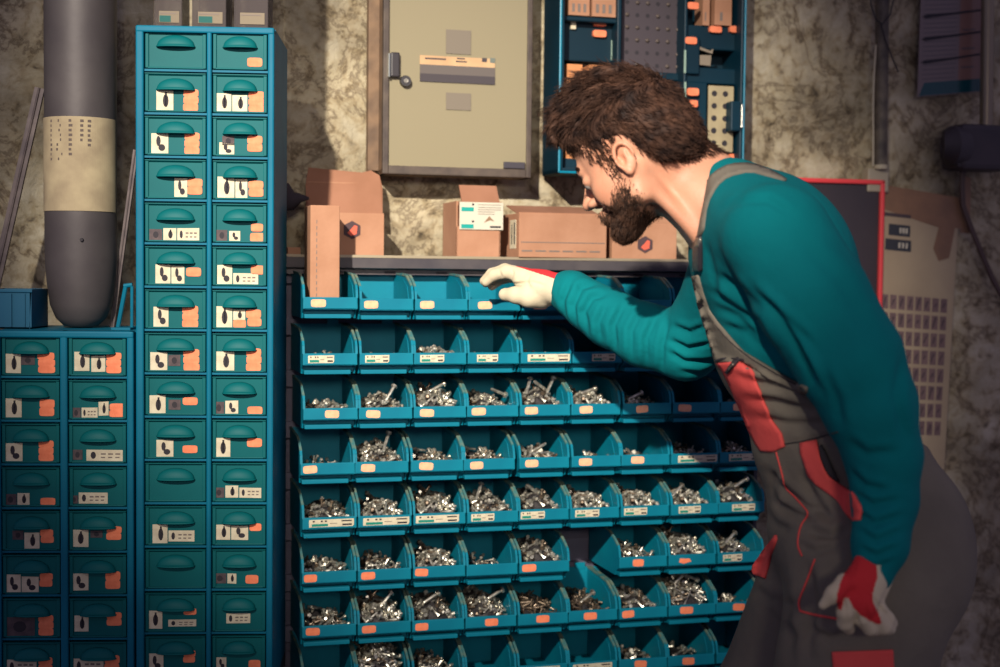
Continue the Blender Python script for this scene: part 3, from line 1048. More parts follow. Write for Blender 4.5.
b.build('rivet', INK, cyl)
tag(cyl, 'big dark grey cylinder with tapered bottom and wrapped paper label', 'cylinder')

a0, a1 = P(-8, 329, 2.5), P(37, 289, 2.5)
b = MB()
w = a1.x - a0.x
h = a1.z - LOWTOP
b.prism_y([(0, 0), (w - .004, 0), (w, h), (0, h)], 0, 0.003)
b.box((0, 0, 0), (.003, .09, h)), b.box((w - .003, 0.0, 0), (w, .09, h)), b.box((0, .087, 0), (w, .09, h)), b.box((0, 0, 0), (w, .09, .003))
b.bbox((-.002, -.003, h - .006), (w + .002, .004, h), .001)
b.box((w * .55, -.004, .004), (w * .58, 0, h - .008)), b.box((w * .85, -.003, .004), (w * .87, 0, h - .008))
o = b.build('plastic_tub', mat('blue_plastic', (6, 88, 118), .45))
o.location = (a0.x, 2.47, LOWTOP)
tag(o, 'blue plastic tub on the low cabinet left of the grey cylinder', 'tub')
b = MB()
pa, pb, pc = P(118, 329, 2.5), P(124, 286, 2.5), P(137, 286, 2.5)
b.tube([(pa.x, 2.5, LOWTOP + .004), (pb.x + .003, 2.5, pb.z)], .004, 8)
b.tube([(pb.x, 2.5, pb.z), (pc.x - .008, 2.5, pb.z + .002)], .004, 8)
b.tube([(pc.x - .009, 2.5, pb.z), (pa.x + .025, 2.5, LOWTOP + .004)], .003, 8)
b.box((pa.x - .004, 2.47, LOWTOP), (pa.x + .03, 2.54, LOWTOP + .004))
o = b.build('tray_bracket', CABFRAME)
tag(o, 'small teal bent plastic bracket between the grey cylinder and tall cabinet', 'bracket')


def leaning(name, x0, y0, x1, y1, wd, label, cat, m, Y0=2.58, Y1=2.60):
    p, q = P(x0, y0, Y0), P(x1, y1, Y1)
    b = MB()
    q.z = max(q.z, LOWTOP)
    dirv = (q - p).normalized()
    side = dirv.cross(Vector((0, 1, 0))).normalized() * wd / 2
    dy = Vector((0, .003, 0))
    vs = [p - side - dy, p + side - dy, q + side - dy, q - side - dy, p - side + dy, p + side + dy, q + side + dy, q - side + dy]
    b.add(vs, [(0, 1, 2, 3), (7, 6, 5, 4), (0, 4, 5, 1), (1, 5, 6, 2), (2, 6, 7, 3), (3, 7, 4, 0)])
    b.tube([p - dy * 1.5, q - dy * 1.5], wd * .12, 8)
    o = b.build(name, m)
    tag(o, label, cat)


leaning('metal_strip', 40, 88, -14, 330, .018, 'long pale metal strip leaning left of the grey cylinder', 'metal strip', mat('dull_alu', (112, 100, 98), .5, .3, var=(84, 74, 76), vscale=30), 2.56, 2.56)
leaning('metal_strip', 136, 150, 112, 329, .009, 'thin dark metal strip leaning right of the grey cylinder', 'metal strip', mat('dull_alu'
    , (112, 100, 98)), 2.56, 2.58)
leaning('flat_bar', 30, 306, -10, 326, .010, 'short flat bar lying behind the blue tub', 'bar', DARKMET, 2.60, 2.60)

# containers on top of the tall cabinet
TT = tall[3]
GL = bpy.data.materials.new('clear_plastic')
GL.use_nodes = True
nt = GL.node_tree
pbs = nt.nodes['Principled BSDF']
pbs.inputs['Base Color'].default_value = lin((84, 76, 76))
pbs.inputs['Roughness'].default_value = .6
pbs.inputs['Specular IOR Level'].default_value = .1
pbs.inputs['Alpha'].default_value = .45
for k, (x0, x1, lc, words) in enumerate(((154, 182, 3, 'left'), (192, 226, 3, 'middle'), (234, 268, 0, 'right'))):
    p, q = CUZ(x0, 20, .03), CUZ(x1, 20, .03)
    w = q[0] - p[0]
    root = empty('clear_container', CMX @ Matrix.Translation((p[0], .03, TT + .0005)))
    b = MB()
    for (aa, bb_) in (((0, 0, 0), (w, .002, .09)), ((0, .08, 0), (w, .082, .09)), ((0, 0, 0), (.002, .082, .09)), ((w - .002, 0, 0), (w, .082, .09)), ((0, 0, 0), (w, .082, .003))):
        aa, bb_ = list(aa), list(bb_)
        bb_[2] = .30 if bb_[2] > .01 else bb_[2]
        b.box(aa, bb_)
    b.build('container_body', GL, root)
    b = MB()
    b.bbox((-.002, -.002, .298), (w + .002, .084, .31), .002)
    b.build('lid', DARKMET, root)
    b = MB()
    b.box((w * .18, -.001, .010), (w * .9, 0, .030), 0)
    if k < 2:
        b.box((w * .2, -.0015, .011), (w * .6, -.001, .022), 3)
    b.box((w * .2, -.0015, .025), (w * .8, -.001, .027), 2)
    b.build('card_label', [mat('dim_card', (120, 108, 90), .8), INK, INKS, mat('dim_green', (20, 84, 80), .8)], root)
    tag(root, f'{words} one of three small clear containers with paper labels on tall cabinet', 'container', 'clear containers on the tall cabinet')


# ------------------------------------------------------------------ on the wall
def wl(o):
    o.matrix_world = RM
    return o


def wallroot(name, label, cat, group=None):
    r = empty(name, RM.copy())
    tag(r, label, cat, group)
    return r


def pxbox(b, x0, y0, x1, y1, d, t, mi=None, bev=0):
    """box whose front face at depth d covers the pixel rectangle; t thick backwards"""
    ym = (y0 + y1) / 2
    xm = (x0 + x1) / 2
    u0, u1 = UZ(x0, ym, d)[0], UZ(x1, ym, d)[0]
    z0, z1 = UZ(xm, y1, d)[1], UZ(xm, y0, d)[1]
    if bev:
        b.bbox((u0, d, z0), (u1, d + t, z1), bev, mi)
    else:
        b.box((u0, d, z0), (u1, d + t, z1), mi)
    return u0, z0, u1, z1


# frosted glass wall cabinet
WOOD = mat('brown_wood', (124, 98, 74), .7, var=(94, 74, 58), vscale=26, bump=.3, bscale=60)
WOODD = mat('dark_wood', (88, 76, 66), .65, var=(64, 54, 50), vscale=30, bump=.2, bscale=60)
g = wallroot('wall_cabinet', 'wooden wall cabinet with frosted glass door, above the cartons', 'cabinet')
b = MB()
pxbox(b, 368.5, -45, 384, 171, WALL_D - .030, .026, 0, .002)
b.build('side_plank', WOOD, g)
DF = WALL_D - 0.075
b = MB()
u0, z0, u1, z1 = pxbox(MB(), 383, -45, 532, 176, DF, .01)
dep = WALL_D - 0.004 - DF
b.box((u0, DF + .004, z0), (u0 + .010, DF + dep, z1))
b.box((u1 - .010, DF + .004, z0), (u1, DF + dep, z1))
b.box((u0, DF + .004, z0), (u1, DF + dep, z0 + .010))
b.box((u0, DF + .004, z1 - .010), (u1, DF + dep, z1))
b.build('side_boards', WOOD, g)
b = MB()
b.box((u0 + .01, DF + dep - .008, z0 + .01), (u1 - .01, DF + dep - .002, z1 - .01))
b.build('back_board', mat('back_board', (150, 140, 116), .8, var=(134, 124, 104), vscale=6), g)
b = MB()
gu0, gz0, gu1, gz1 = pxbox(MB(), 389, -39, 527, 167.5, DF, .01)
b.bbox((u0, DF - .004, z0), (gu0, DF + .010, z1), .002)
b.bbox((gu1, DF - .004, z0), (u1, DF + .010, z1), .002)
b.bbox((gu0, DF - .004, z0), (gu1, DF + .010, gz0), .002)
b.bbox((gu0, DF - .004, gz1), (gu1, DF + .010, z1), .002)
df = b.build('door_frame', WOODD, g)
GM = bpy.data.materials.new('frosted_glass')
GM.use_nodes = True
p_ = GM.node_tree.nodes['Principled BSDF']
p_.inputs['Base Color'].default_value = lin((158, 148, 120))
p_.inputs['Roughness'].default_value = .28
p_.inputs['Alpha'].default_value = .72
b = MB()
b.box((gu0 - .002, DF + .001, gz0 - .002), (gu1 + .002, DF + .005, gz1 + .002))
b.build('glass_pane', GM, df)
b = MB()
pxbox(b, 391, 52, 400, 77, DF - .012, .014, 0, .003)
pxbox(b, 388.5, 53, 390.5, 77, DF - .014, .016, 1, .001)
b.build('door_handle', [mat('black_plastic', (48, 44, 48), .4), mat('polished_edge', (235, 240, 225), .15, .9)], df)
b = MB()
lu, lz = UZ(405, 81.5, DF)
b.lathe([(.0105, -.012), (.0115, -.009), (.0115, 0)], (lu, DF + .001, lz), 24, 0, axis='Y')
b.lathe([(.0045, -.014), (.0045, -.0119)], (lu, DF + .001, lz), 12, 1, axis='Y')
b.build('lock_knob', [mat('dark_steel', (80, 78, 80), .35, .7), STEEL], df, smooth='auto')
b = MB()
pxbox(b, 504, 162, 525, 168.5, DF - .006, .006, 0, .001)
b.build('hinge', DARKMET, df)
b = MB()
pxbox(b, 420, 57, 495, 66, DF - .0008, .0018, 0)
pxbox(b, 420, 66, 495, 83, DF - .0008, .0018, 1)
pxbox(b, 420, 75, 495, 83, DF - .0012, .0018, 2)
pxbox(b, 425, 58, 446, 59.5, DF - .0012, .001, 2)
pxbox(b, 457, 58, 465, 59.3, DF - .0012, .001, 2)
pxbox(b, 456, 61, 467, 62.3, DF - .0012, .001, 2)
pxbox(b, 482, 58, 487, 62, DF - .0012, .001, 2)
pxbox(b, 490, 58, 495, 63, DF - .0012, .001, 3)
wlab = b.build('paper_strip', [mat('tan_paper', (196, 160, 120), .8, var=(176, 140, 104), vscale=20), mat('grey_paper', (96, 88, 84), .8), mat('dark_paper', (66, 60, 64), .8), mat('grey_print', (104, 112, 104), .8)], g)
b = MB()
pxbox(b, 446, 30, 471, 54, DF - .0006, .0012, 0)
b.build('grey_square', mat('grey_film', (116, 106, 92), .6), g)
b = MB()
pxbox(b, 446, 93, 471, 110, DF - .0006, .0012, 0)
b.build('grey_square', MATS['grey_film'], g)

# blue open tool cabinet
BLUE = mat('blue_enamel', (2, 44, 60), .5, var=(2, 36, 50), vscale=6, spec=.3)
BLUEL = mat('blue_edge', (0, 122, 150), .35)
t = wallroot('tool_cabinet', 'open dark blue parts cabinet on the wall above the man\'s head', 'cabinet')
DB = WALL_D - 0.115
b = MB()
u0, z0, u1, z1 = pxbox(MB(), 559, -50, 746, 176, DB, .01)
b.bbox((u0, DB, z0), (u0 + .012, WALL_D - .004, z1), .003)
b.bbox((u1 - .012, DB, z0), (u1, WALL_D - .004, z1), .003)
b.bbox((u0, DB, z0), (u1, WALL_D - .004, z0 + .012), .003)
b.bbox((u0, DB, z1 - .012), (u1, WALL_D - .004, z1), .003)
b.box((u0 + .01, WALL_D - .020, z0 + .01), (u1 - .01, WALL_D - .006, z1 - .01))
b.build('case', BLUE, t)
b = MB()
b.bbox((u0 + .0, DB - .004, z0), (u0 + .005, DB, z1), .0015)
b.bbox((u1 - .006, DB - .004, z0 + .02), (u1 - .002, DB, z1), .0015)
b.bbox((u0, DB - .004, z0 + .0), (u1, DB, z0 + .005), .0015)
b.build('edge_trim', BLUEL, t)
# compartments
for (x0, y0_, x1, y1_, dd) in ((563, 17, 618, 22, .03), (563, 18, 618, 62, .055), (684, 26, 741, 50, .035), (684, 36, 700, 74, .02), (684, 82, 707, 152, .03), (684, 68, 741, 84, .03), (684, 152, 741, 168, .03), (563, 160, 680, 172, .03), (660, 73, 690, 81, .05)):
    b = MB()
    pxbox(b, x0, y0_, x1, y1_, DB + dd, .07 - dd * .4, 0, .003)
    b.build('compartment', BLUE, t)
for x0, x1 in ((617, 621), (684, 687)):
    b = MB()
    pxbox(b, x0, -48, x1, 172, DB + .018, .07, 0, .002)
    b.build('divider', BLUE, t)
b = MB()
pxbox(b, 684.5, 50, 686, 73, DB + .0145, .004, 0)
pxbox(b, 684.5, 82, 686, 118, DB + .0145, .004, 0)
pxbox(b, 611.5, 40, 613, 60, DB + .05, .004, 0)
b.build('pale_edge', mat('pale_edge', (150, 176, 160), .4), t)  # pale lines along the divider and compartment edges
for dd, rects in ((.02, [(688, 2, 699, 9), (685.5, 37, 697, 44), (687.5, 88, 699, 95.5), (686.5, 100, 698, 107), (686.5, 121, 697, 128), (688, 129, 696, 134)]),
                  (.03, [(710, 26, 722, 32.5), (730, 26, 742, 32.5), (716, 154, 725, 160), (727, 154, 738, 160)]),
                  (.05, [(594, 20, 607, 26), (593.5, 30, 606.5, 37)])):
    for (x0, y0_, x1, y1_) in rects:
        b = MB()
        q = pxbox(MB(), x0, y0_, x1, y1_, DB + dd - .004, .001)
        b.ngon_y((q[0] + q[2]) / 2, (q[1] + q[3]) / 2, (q[2] - q[0]) / 2, (q[3] - q[1]) / 2, DB + dd - .004, DB + dd + .006, 20, 0, p=5)
        b.build('orange_sticker', STICK_DIM, t)
b = MB()
pxbox(b, 571, 20, 576, 29, DB + .048, .006)
b.build('paper_tag', CREAM, t)
b = MB()
pxbox(b, 731, 101, 741, 131, DB - .006, .03, 0, .003)
pxbox(b, 741.5, 104, 743.5, 128, DB - .008, .01, 1, .001)
b.build('latch', [BLUE, mat('polished_edge', (235, 240, 225))], t)
# perforated sheet with screw heads in the middle bay
pr_ = wallroot('perforated_board', 'dark perforated board with small screw heads in the blue cabinet', 'board')
b = MB()
q = pxbox(b, 622, -40, 683, 72, DB + .060, .004)
b.build('panel', mat('perf_panel', (66, 58, 64), .6), pr_)
b = MB()
bs = MB()
rr2 = random.Random(5)
for j in range(9):
    for i in range(6):
        cx = q[0] + (q[2] - q[0]) * (i + .5) / 6
        cz = q[3] - (q[3] - q[1]) * (j + .5) / 9
        if rr2.random() < .45:
            b.ngon_y(cx, cz, .0045, .0045, DB + .0595, DB + .0602, 10)
        else:
            bs.lathe([(.0015, -.005), (.004, -.003), (.0045, 0)], (cx, DB + .0600, cz), 10, axis='Y')
b.build('holes', INK, pr_)
bs.build('screw_heads', mat('dim_steel', (120, 108, 100), .35, .6), pr_, smooth='auto')
b = MB()
pxbox(b, 655, 83, 683, 96, DB + .055, .01)
b.build('lower_panel', mat('perf_panel', (0, 0, 0)), pr_)
# perforated cream plate
b = MB()
q = pxbox(MB(), 708, 86, 733, 152, DB + .022, .004)
pl_ = wallroot('gauge_plate', 'cream plate with two columns of dark round holes in blue cabinet', 'plate')
b.bbox((q[0], DB + .020, q[1]), (q[2], DB + .026, q[3]), .001)
b.build('plate', mat('cream_plate', (178, 164, 128), .6, var=(156, 142, 112), vscale=20), pl_)
b = MB()
for j in range(5):
    for i in range(2):
        b.ngon_y(q[0] + (q[2] - q[0]) * (.22 + .44 * i), q[3] - (q[3] - q[1]) * (.12 + .187 * j), .0062, .0062, DB + .0194, DB + .0200, 18)
b.build('holes', INK, pl_)
# small cartons in the blue cabinet
ORC = mat('orange_carton', (206, 138, 88), .85, var=(188, 122, 78), vscale=18)
for k, (x0, y0_, x1, y1_, dd, m_, lab) in enumerate((
        (569, -14, 590, 15.5, .030, CARD, 'small printed carton top left in the blue cabinet'),
        (592.5, -14, 616, 17, .030, CARD, 'small tilted carton beside it, second from left in blue cabinet'),
        (566, 64, 582, 160, .035, ORC, 'tall orange carton low at left in the blue cabinet'),
        (589, 65, 603, 100, .035, ORC, 'orange carton with dark window, partly behind the man\'s hair'),
        (703, -12, 710, 25.5, .030, CARD, 'very narrow brown carton at upper right in blue cabinet'),
        (715, -12, 732, 25.5, .030, CARD, 'brown carton with dark spot, upper right corner of blue cabinet'))):
    r_ = wallroot('small_carton', lab, 'carton', 'small cartons in the blue cabinet')
    b = MB()
    q = pxbox(b, x0, y0_, x1, y1_, DB + dd, .045, 0, .001)
    b.build('carton_body', m_, r_)
    b = MB()
    w, h = q[2] - q[0], q[3] - q[1]
    yy = DB + dd
    if k in (0, 1):
        for i in range(3):
            b.box((q[0] + w * (.15 + .27 * i), yy - .0006, q[1] + h * .12), (q[0] + w * (.28 + .27 * i), yy, q[1] + h * .4))
    elif k == 3:
        b.box((q[0] + w * .3, yy - .0006, q[1] + h * .78), (q[0] + w * .85, yy, q[1] + h * .93))
    elif k == 2:
        b.box((q[0] + w * .3, yy - .0006, q[1] + h * .90), (q[0] + w * .34, yy, q[1] + h * .94))
        b.box((q[0] + w * .1, yy - .0006, q[1] + h * .06), (q[0] + w * .8, yy, q[1] + h * .065))
    else:
        b.box((q[0] + w * .3, yy - .0006, q[1] + h * .12), (q[0] + w * .45, yy, q[1] + h * .35))
    b.build('print', INK if k == 3 else INKS, r_)
for (pp, lab) in ((((697, 46), (710, 51), (713, 49), (712, 54), (699, 49.5)), 'upper'), (((697, 55), (711, 55.5), (710, 66), (696.5, 64.5)), 'lower')):
    b = MB()
    b.prism_y([UZ(x, y, DB + .03) for x, y in pp], DB + .028, DB + .0345)
    o = wl(b.build('paper_scrap', mat('grey_card', (134, 122, 106), .8)))
    tag(o, f'{lab} of two small grey paper scraps stuck in the blue cabinet', 'paper', 'paper scraps in the blue cabinet')

# corrugated conduit, wires, bracket
GREY = mat('grey_conduit', (120, 110, 98), .55, var=(74, 68, 66), vscale=30)
cd = wallroot('corrugated_conduit', 'grey corrugated conduit hose running down the wall right of the man', 'conduit')
DC = WALL_D - 0.030
ct, cb = UZ(883, -50, DC), UZ(880.5, 166, DC)
L = ct[1] - cb[1]
n = int(L / .0052)
prof = []
for k in range(n):
    z = L * k / n
    prof += [(.0128, z), (.0155, z + .0012), (.0155, z + .0034), (.0128, z + .0046)]
b = MB()
b.lathe(prof, (0, 0, 0), 20)
o = b.build('hose', GREY, cd, smooth='auto')
o.location = (cb[0], DC, cb[1])
o.rotation_euler = (0, math.atan2(ct[0] - cb[0], L), 0)
b = MB()
b.lathe([(.012, 0), (.0165, .001), (.0165, .010), (.012, .011)], (cb[0], DC, cb[1] - .008), 20)
b.build('end_collar', mat('pale_ring', (168, 158, 136), .6), cd)
b = MB()
w0 = [UZ(x, y, DC - .018) for x, y in ((869, -20), (871, 5), (876, 20), (882, 24), (890, 15), (897, -15))]
b.tube([(p[0], DC - .018, p[1]) for p in w0], .0016, 6)
w1 = [UZ(x, y, DC - .019) for x, y in ((881, 24), (886, 40), (892, 55), (899, 72))]
b.tube([(w1[0][0], DC - .019, w1[0][1])] + [(p[0], DC - .016, p[1]) for p in w1[1:]], .0015, 6)
o = wl(b.build('hanging_wire', INK))
tag(o, 'thin dark wire looped around the top of the corrugated conduit', 'wire')
b = MB()
pxbox(b, 868, 168.5, 889, 192, WALL_D - .03, .03, 0, .003)
o = wl(b.build('junction_plate', mat('white_plastic', (158, 148, 128), .5)))
tag(o, 'small off-white mounting plate under the corrugated conduit', 'mounting plate')
b = MB()
w0 = [UZ(x, y, DC - .004) for x, y in ((877.5, 45), (875.5, 75), (874.6, 100), (874.8, 140), (874.6, 166))]
b.tube([(p[0] - .004, DC - .004, p[1]) for p in w0], .0022, 8)
o = wl(b.build('thin_cable', mat('pale_cable', (170, 160, 140), .4)))
tag(o, 'thin pale cable running along the left side of the conduit', 'cable')

# red framed dark board
rb = wallroot('framed_board', 'dark board in a bright coral red frame behind the man\'s back', 'board')
DR = WALL_D - .030
q = pxbox(MB(), 776, 178.5, 882.5, 372, DR, .01)
b = MB()
b.box((q[0] + .004, DR + .004, q[1] + .004), (q[2] - .004, DR + .012, q[3] - .004))
b.build('panel', mat('board_panel', (58, 50, 54), .5, var=(50, 44, 50), vscale=5), rb)
b = MB()
RED = mat('coral_frame', (226, 66, 70), .5)
ft = .0105
b.bbox((q[0], DR - .004, q[1]), (q[0] + ft, DR + .016, q[3]), .003)
b.bbox((q[2] - ft, DR - .004, q[1]), (q[2], DR + .016, q[3]), .003)
b.bbox((q[0], DR - .004, q[3] - ft), (q[2], DR + .016, q[3]), .003)
b.bbox((q[0], DR - .004, q[1]), (q[2], DR + .016, q[1] + ft), .003)
b.build('frame', RED, rb)

# taped parts chart
ch = wallroot('parts_chart', 'worn paper chart with picture grid taped beside the red board', 'chart')
DP = WALL_D - .016
TL, TR, BR, BL = (884, 197), (959, 206), (944, 470), (877, 470)


def sp(s, tt):
    x = (TL[0] * (1 - s) + TR[0] * s) * (1 - tt) + (BL[0] * (1 - s) + BR[0] * s) * tt
    y = (TL[1] * (1 - s) + TR[1] * s) * (1 - tt) + (BL[1] * (1 - s) + BR[1] * s) * tt
    return x, y


def spoly(b, pts, d, th, mi):
    b.prism_y([UZ(*sp(s_, t_), DP) for s_, t_ in pts], DP - d - th, DP - d, mi)


b = MB()
spoly(b, [(0, 0), (1, 0), (1, 1), (0, 1)], 0, .0012, 0)
b.build('sheet', mat('chart_paper', (176, 158, 130), .85, var=(160, 142, 118), vscale=7), ch)
b = MB()
for j in range(8):
    for i in range(8):
        s0, s1 = .0 + i * .117, .0 + i * .117 + .09
        t0, t1 = .355 + j * .066, .355 + j * .066 + .052
        spoly(b, [(s0, t0), (s1, t0), (s1, t1), (s0, t1)], .0012, .0003, 0)
        rr_q = random.Random(i * 9 + j)
        a, c_ = rr_q.uniform(.1, .3), rr_q.uniform(.6, .9)
        spoly(b, [(s0 + .09 * a, t0 + .052 * c_), (s0 + .09 * (a + .2), t0 + .052 * c_), (s0 + .09 * .75, t0 + .052 * (1 - c_)), (s0 + .09 * .5, t0 + .052 * (1 - c_))], .0015, .0002, 1)
b.build('picture_grid', [mat('print_mauve', (122, 98, 96), .85, var=(104, 84, 86), vscale=60), mat('print_dark', (72, 60, 64), .85)], ch)
b = MB()
spoly(b, [(-.06, -.045), (1.05, -.03), (1.05, .085), (.96, .085), (.9, .2), (.76, .215), (.68, .17), (.74, .09), (.0, .045), (-.04, .04)], .0014, .0005, 0)
spoly(b, [(1.0, -.12), (1.13, -.11), (1.16, .10), (1.03, .10)], .0012, .0004, 0)
b.build('brown_tape', mat('brown_tape', (142, 106, 78), .5, var=(122, 92, 70), vscale=15), ch)
b = MB()
for (t0, s0, s1) in ((.095, .07, .36), (.150, .03, .38)):
    spoly(b, [(s0, t0), (s1, t0), (s1, t0 + .042), (s0, t0 + .042)], .0012, .0004, 0)
    for k in range(3):
        a = s0 + (s1 - s0) * (.5 + .14 * k)
        spoly(b, [(a, t0 + .012), (a + .03, t0 + .010), (a + .028, t0 + .03), (a + .004, t0 + .032)], .0016, .0002, 1)
spoly(b, [(.0, .055), (.36, .055), (.36, .068), (.0, .068)], .0019, .0002, 2)
b.build('printed_mark', [mat('print_black', (50, 52, 60), .8), mat('print_white', (190, 182, 164), .8), mat('print_dark', (0, 0, 0))], ch)

# laminated notice at the top right
ns = wallroot('laminated_notice', 'laminated notice with pink column and dark pen strokes, top right of wall', 'notice')
TL, TR, BR, BL = (922, -40), (986, -40), (982, 91.5), (917, 97)
b = MB()
spoly(b, [(0, 0), (1, 0), (1, 1), (0, 1)], 0, .0012, 0)
spoly(b, [(.62, 0), (1, 0), (1, .9), (.62, .9)], .0012, .0002, 1)
spoly(b, [(.1, .9), (1, .9), (1, .995), (.02, .995)], .0012, .0003, 2)
for k in range(26):
    spoly(b, [(.06, .02 + k * .034), (.57, .02 + k * .034), (.57, .028 + k * .034), (.06, .028 + k * .034)], .0012, .0002, 3)
for k in range(6):
    spoly(b, [(.66, .1 + k * .14), (.86, .1 + k * .14), (.86, .112 + k * .14), (.66, .112 + k * .14)], .0014, .0002, 3)
LAM = mat('notice_paper', (118, 104, 102), .18)
b.build('sheet', [LAM, mat('notice_pink', (134, 102, 92), .2), mat('notice_teal', (20, 70, 76), .15), mat('notice_print', (92, 82, 84), .3)], ns)
for k, tt in enumerate((.06, .245, .42, .585, .755)):
    b = MB()
    spoly(b, [(.03, tt - .004), (.1, tt - .02), (.5, tt - .028), (.99, tt - .048), (.99, tt - .036), (.5, tt - .012), (.1, tt + .008)], .0016, .0012, 0)
    b.build('pen_stroke', INK, ns)

# metal pipe, junction box, cable
mp = MB()
a, c_ = UZ(988.5, -50, WALL_D - .06), UZ(986, 126, WALL_D - .06)
mp.tube([(c_[0], WALL_D - .06, c_[1]), (a[0], WALL_D - .06, a[1])], .0145, 24)
o = wl(mp.build('metal_pipe', mat('pipe_metal', (140, 128, 108), .3, .6), smooth='auto'))
tag(o, 'vertical metal pipe at the far right in front of the notice', 'pipe')
b = MB()
pxbox(b, 962, 124, 1012, 170, WALL_D - .085, .08, 0, .012)
pxbox(b, 958, 126, 966, 168, WALL_D - .080, .07, 0, .008)
jb = wallroot('junction_box', 'dark grey rounded box under the metal pipe at right edge', 'box')
b.build('box_body', mat('dark_box', (66, 58, 62), .6, var=(56, 50, 56), vscale=12), jb)
b = MB()
a = UZ(950, 146, WALL_D - .06)
b.tube([(a[0] - .012, WALL_D - .055, a[1]), (a[0] + .0, WALL_D - .062, a[1]), (a[0] + .024, WALL_D - .055, a[1])], [.030, .044, .046], 20)
b.build('round_cap', mat('dark_box', (0, 0, 0)), jb, smooth='auto')
b = MB()
pts = [UZ(x, y, WALL_D - .03) for x, y in ((962, 165), (961, 185), (962, 205), (969, 225), (980, 252), (992, 280), (1006, 305))]
b.tube([(p[0], WALL_D - .03, p[1]) for p in pts], .0042, 8)
b.tube([(p[0] + .008, WALL_D - .028, p[1]) for p in pts], .0032, 8)
o = wl(b.build('power_cable', mat('brown_cable', (84, 64, 58), .5), smooth='auto'))
tag(o, 'brown double cable hanging from the dark box at right edge', 'cable')


# ------------------------------------------------------------------ the man: distance-field modelling
import openvdb as vdb


class Field:
    def __init__(s, lo, hi, vox):
        s.lo, s.vox = np.array(lo, float), vox
        s.n = np.ceil((np.array(hi) - s.lo) / vox).astype(int) + 1
        s.ax = [(s.lo[i] + np.arange(s.n[i]) * vox).astype(np.float32) for i in range(3)]
        s.D = np.full(tuple(s.n), 0.06, np.float32)

    def block(s, lo, hi, m=0.05):
        sl = []
        for i in range(3):
            a = int(max(0, math.floor((lo[i] - m - s.lo[i]) / s.vox)))
            b = int(min(s.n[i], math.ceil((hi[i] + m - s.lo[i]) / s.vox) + 1))
            if b <= a:
                return None, None
            sl.append(slice(a, b))
        X = s.ax[0][sl[0]][:, None, None]
        Y = s.ax[1][sl[1]][None, :, None]
        Z = s.ax[2][sl[2]][None, None, :]
        return tuple(sl), (X, Y, Z)

    def merge(s, sl, d, k, op):
        c = s.D[sl]
        if op == 'add':
            h = np.maximum(k - np.abs(c - d), 0) / k if k > 0 else 0
            s.D[sl] = np.minimum(c, d) - h * h * k * 0.25
        else:
            d = -d
            h = np.maximum(k - np.abs(c - d), 0) / k if k > 0 else 0
            s.D[sl] = np.maximum(c, d) + h * h * k * 0.25

    def cap(s, a, b, ra, rb=None, k=0.012, op='add', flat=None):
        """tapered capsule; flat=(axis vector, factor) squashes along an axis"""
        rb = ra if rb is None else rb
        a, b = np.array(a, float), np.array(b, float)
        r = max(ra, rb) * (1.0 if flat is None else max(1.0, flat[1]))
        sl, g = s.block(np.minimum(a, b) - r, np.maximum(a, b) + r)
        if sl is None:
            return
        X, Y, Z = [q - c for q, c in zip(g, a)]
        v = b - a
        vv = max(float(v @ v), 1e-12)
        t = np.clip((X * v[0] + Y * v[1] + Z * v[2]) / vv, 0, 1)
        dx, dy, dz = X - t * v[0], Y - t * v[1], Z - t * v[2]
        if flat is not None:
            n = np.array(flat[0], float)
            n /= np.linalg.norm(n)
            c = (dx * n[0] + dy * n[1] + dz * n[2]) * (1 / flat[1] - 1)
            dx, dy, dz = dx + c * n[0], dy + c * n[1], dz + c * n[2]
        d = np.sqrt(dx * dx + dy * dy + dz * dz) - (ra + (rb - ra) * t)
        s.merge(sl, d.astype(np.float32), k, op)

    def ell(s, c, rad, rot=None, k=0.012, op='add'):
        c, rad = np.array(c, float), np.array(rad, float)
        m = rad.max()
        sl, g = s.block(c - m, c + m)
        if sl is None:
            return
        X, Y, Z = [q - v for q, v in zip(g, c)]
        if rot is not None:
            Rm = np.array(rot.transposed() if isinstance(rot, Matrix) else rot, float)
            X, Y, Z = [Rm[i, 0] * X + Rm[i, 1] * Y + Rm[i, 2] * Z for i in range(3)]
        k0 = np.sqrt((X / rad[0]) ** 2 + (Y / rad[1]) ** 2 + (Z / rad[2]) ** 2)
        k1 = np.sqrt((X / rad[0] ** 2) ** 2 + (Y / rad[1] ** 2) ** 2 + (Z / rad[2] ** 2) ** 2) + 1e-9
        d = k0 * (k0 - 1) / k1
        s.merge(sl, d.astype(np.float32), k, op)

    def chain(s, pts, rs, k=0.012, op='add', flat=None):
        for i in range(len(pts) - 1):
            s.cap(pts[i], pts[i + 1], rs[i], rs[i + 1], k, op, flat)

    def half(s, p, n, k=0.004):
        """removes what lies on the +n side of the plane"""
        n = np.array(n, float)
        n /= np.linalg.norm(n)
        X, Y, Z = s.ax[0][:, None, None], s.ax[1][None, :, None], s.ax[2][None, None, :]
        d = (X - p[0]) * n[0] + (Y - p[1]) * n[1] + (Z - p[2]) * n[2]
        c = s.D
        h = np.maximum(k - np.abs(c - d), 0) / k
        s.D = (np.maximum(c, d) + h * h * k * 0.25).astype(np.float32)

    def mesh(s):
        a = np.clip(s.D, -0.06, 0.06).astype(np.float32)
        for i in range(3):     # closed at the borders
            idx = [slice(None)] * 3
            for e in (0, -1):
                idx[i] = e
                a[tuple(idx)] = np.maximum(a[tuple(idx)], 0.01)
        g = vdb.FloatGrid()
        g.background = 0.06
        g.copyFromArray(a)
        pts, tris, quads = g.convertToPolygons(isovalue=0.0, adaptivity=0.0)
        v = pts * s.vox + s.lo
        f = [tuple(int(i) for i in q) for q in quads] + [tuple(int(i) for i in q) for q in tris]
        return v, f


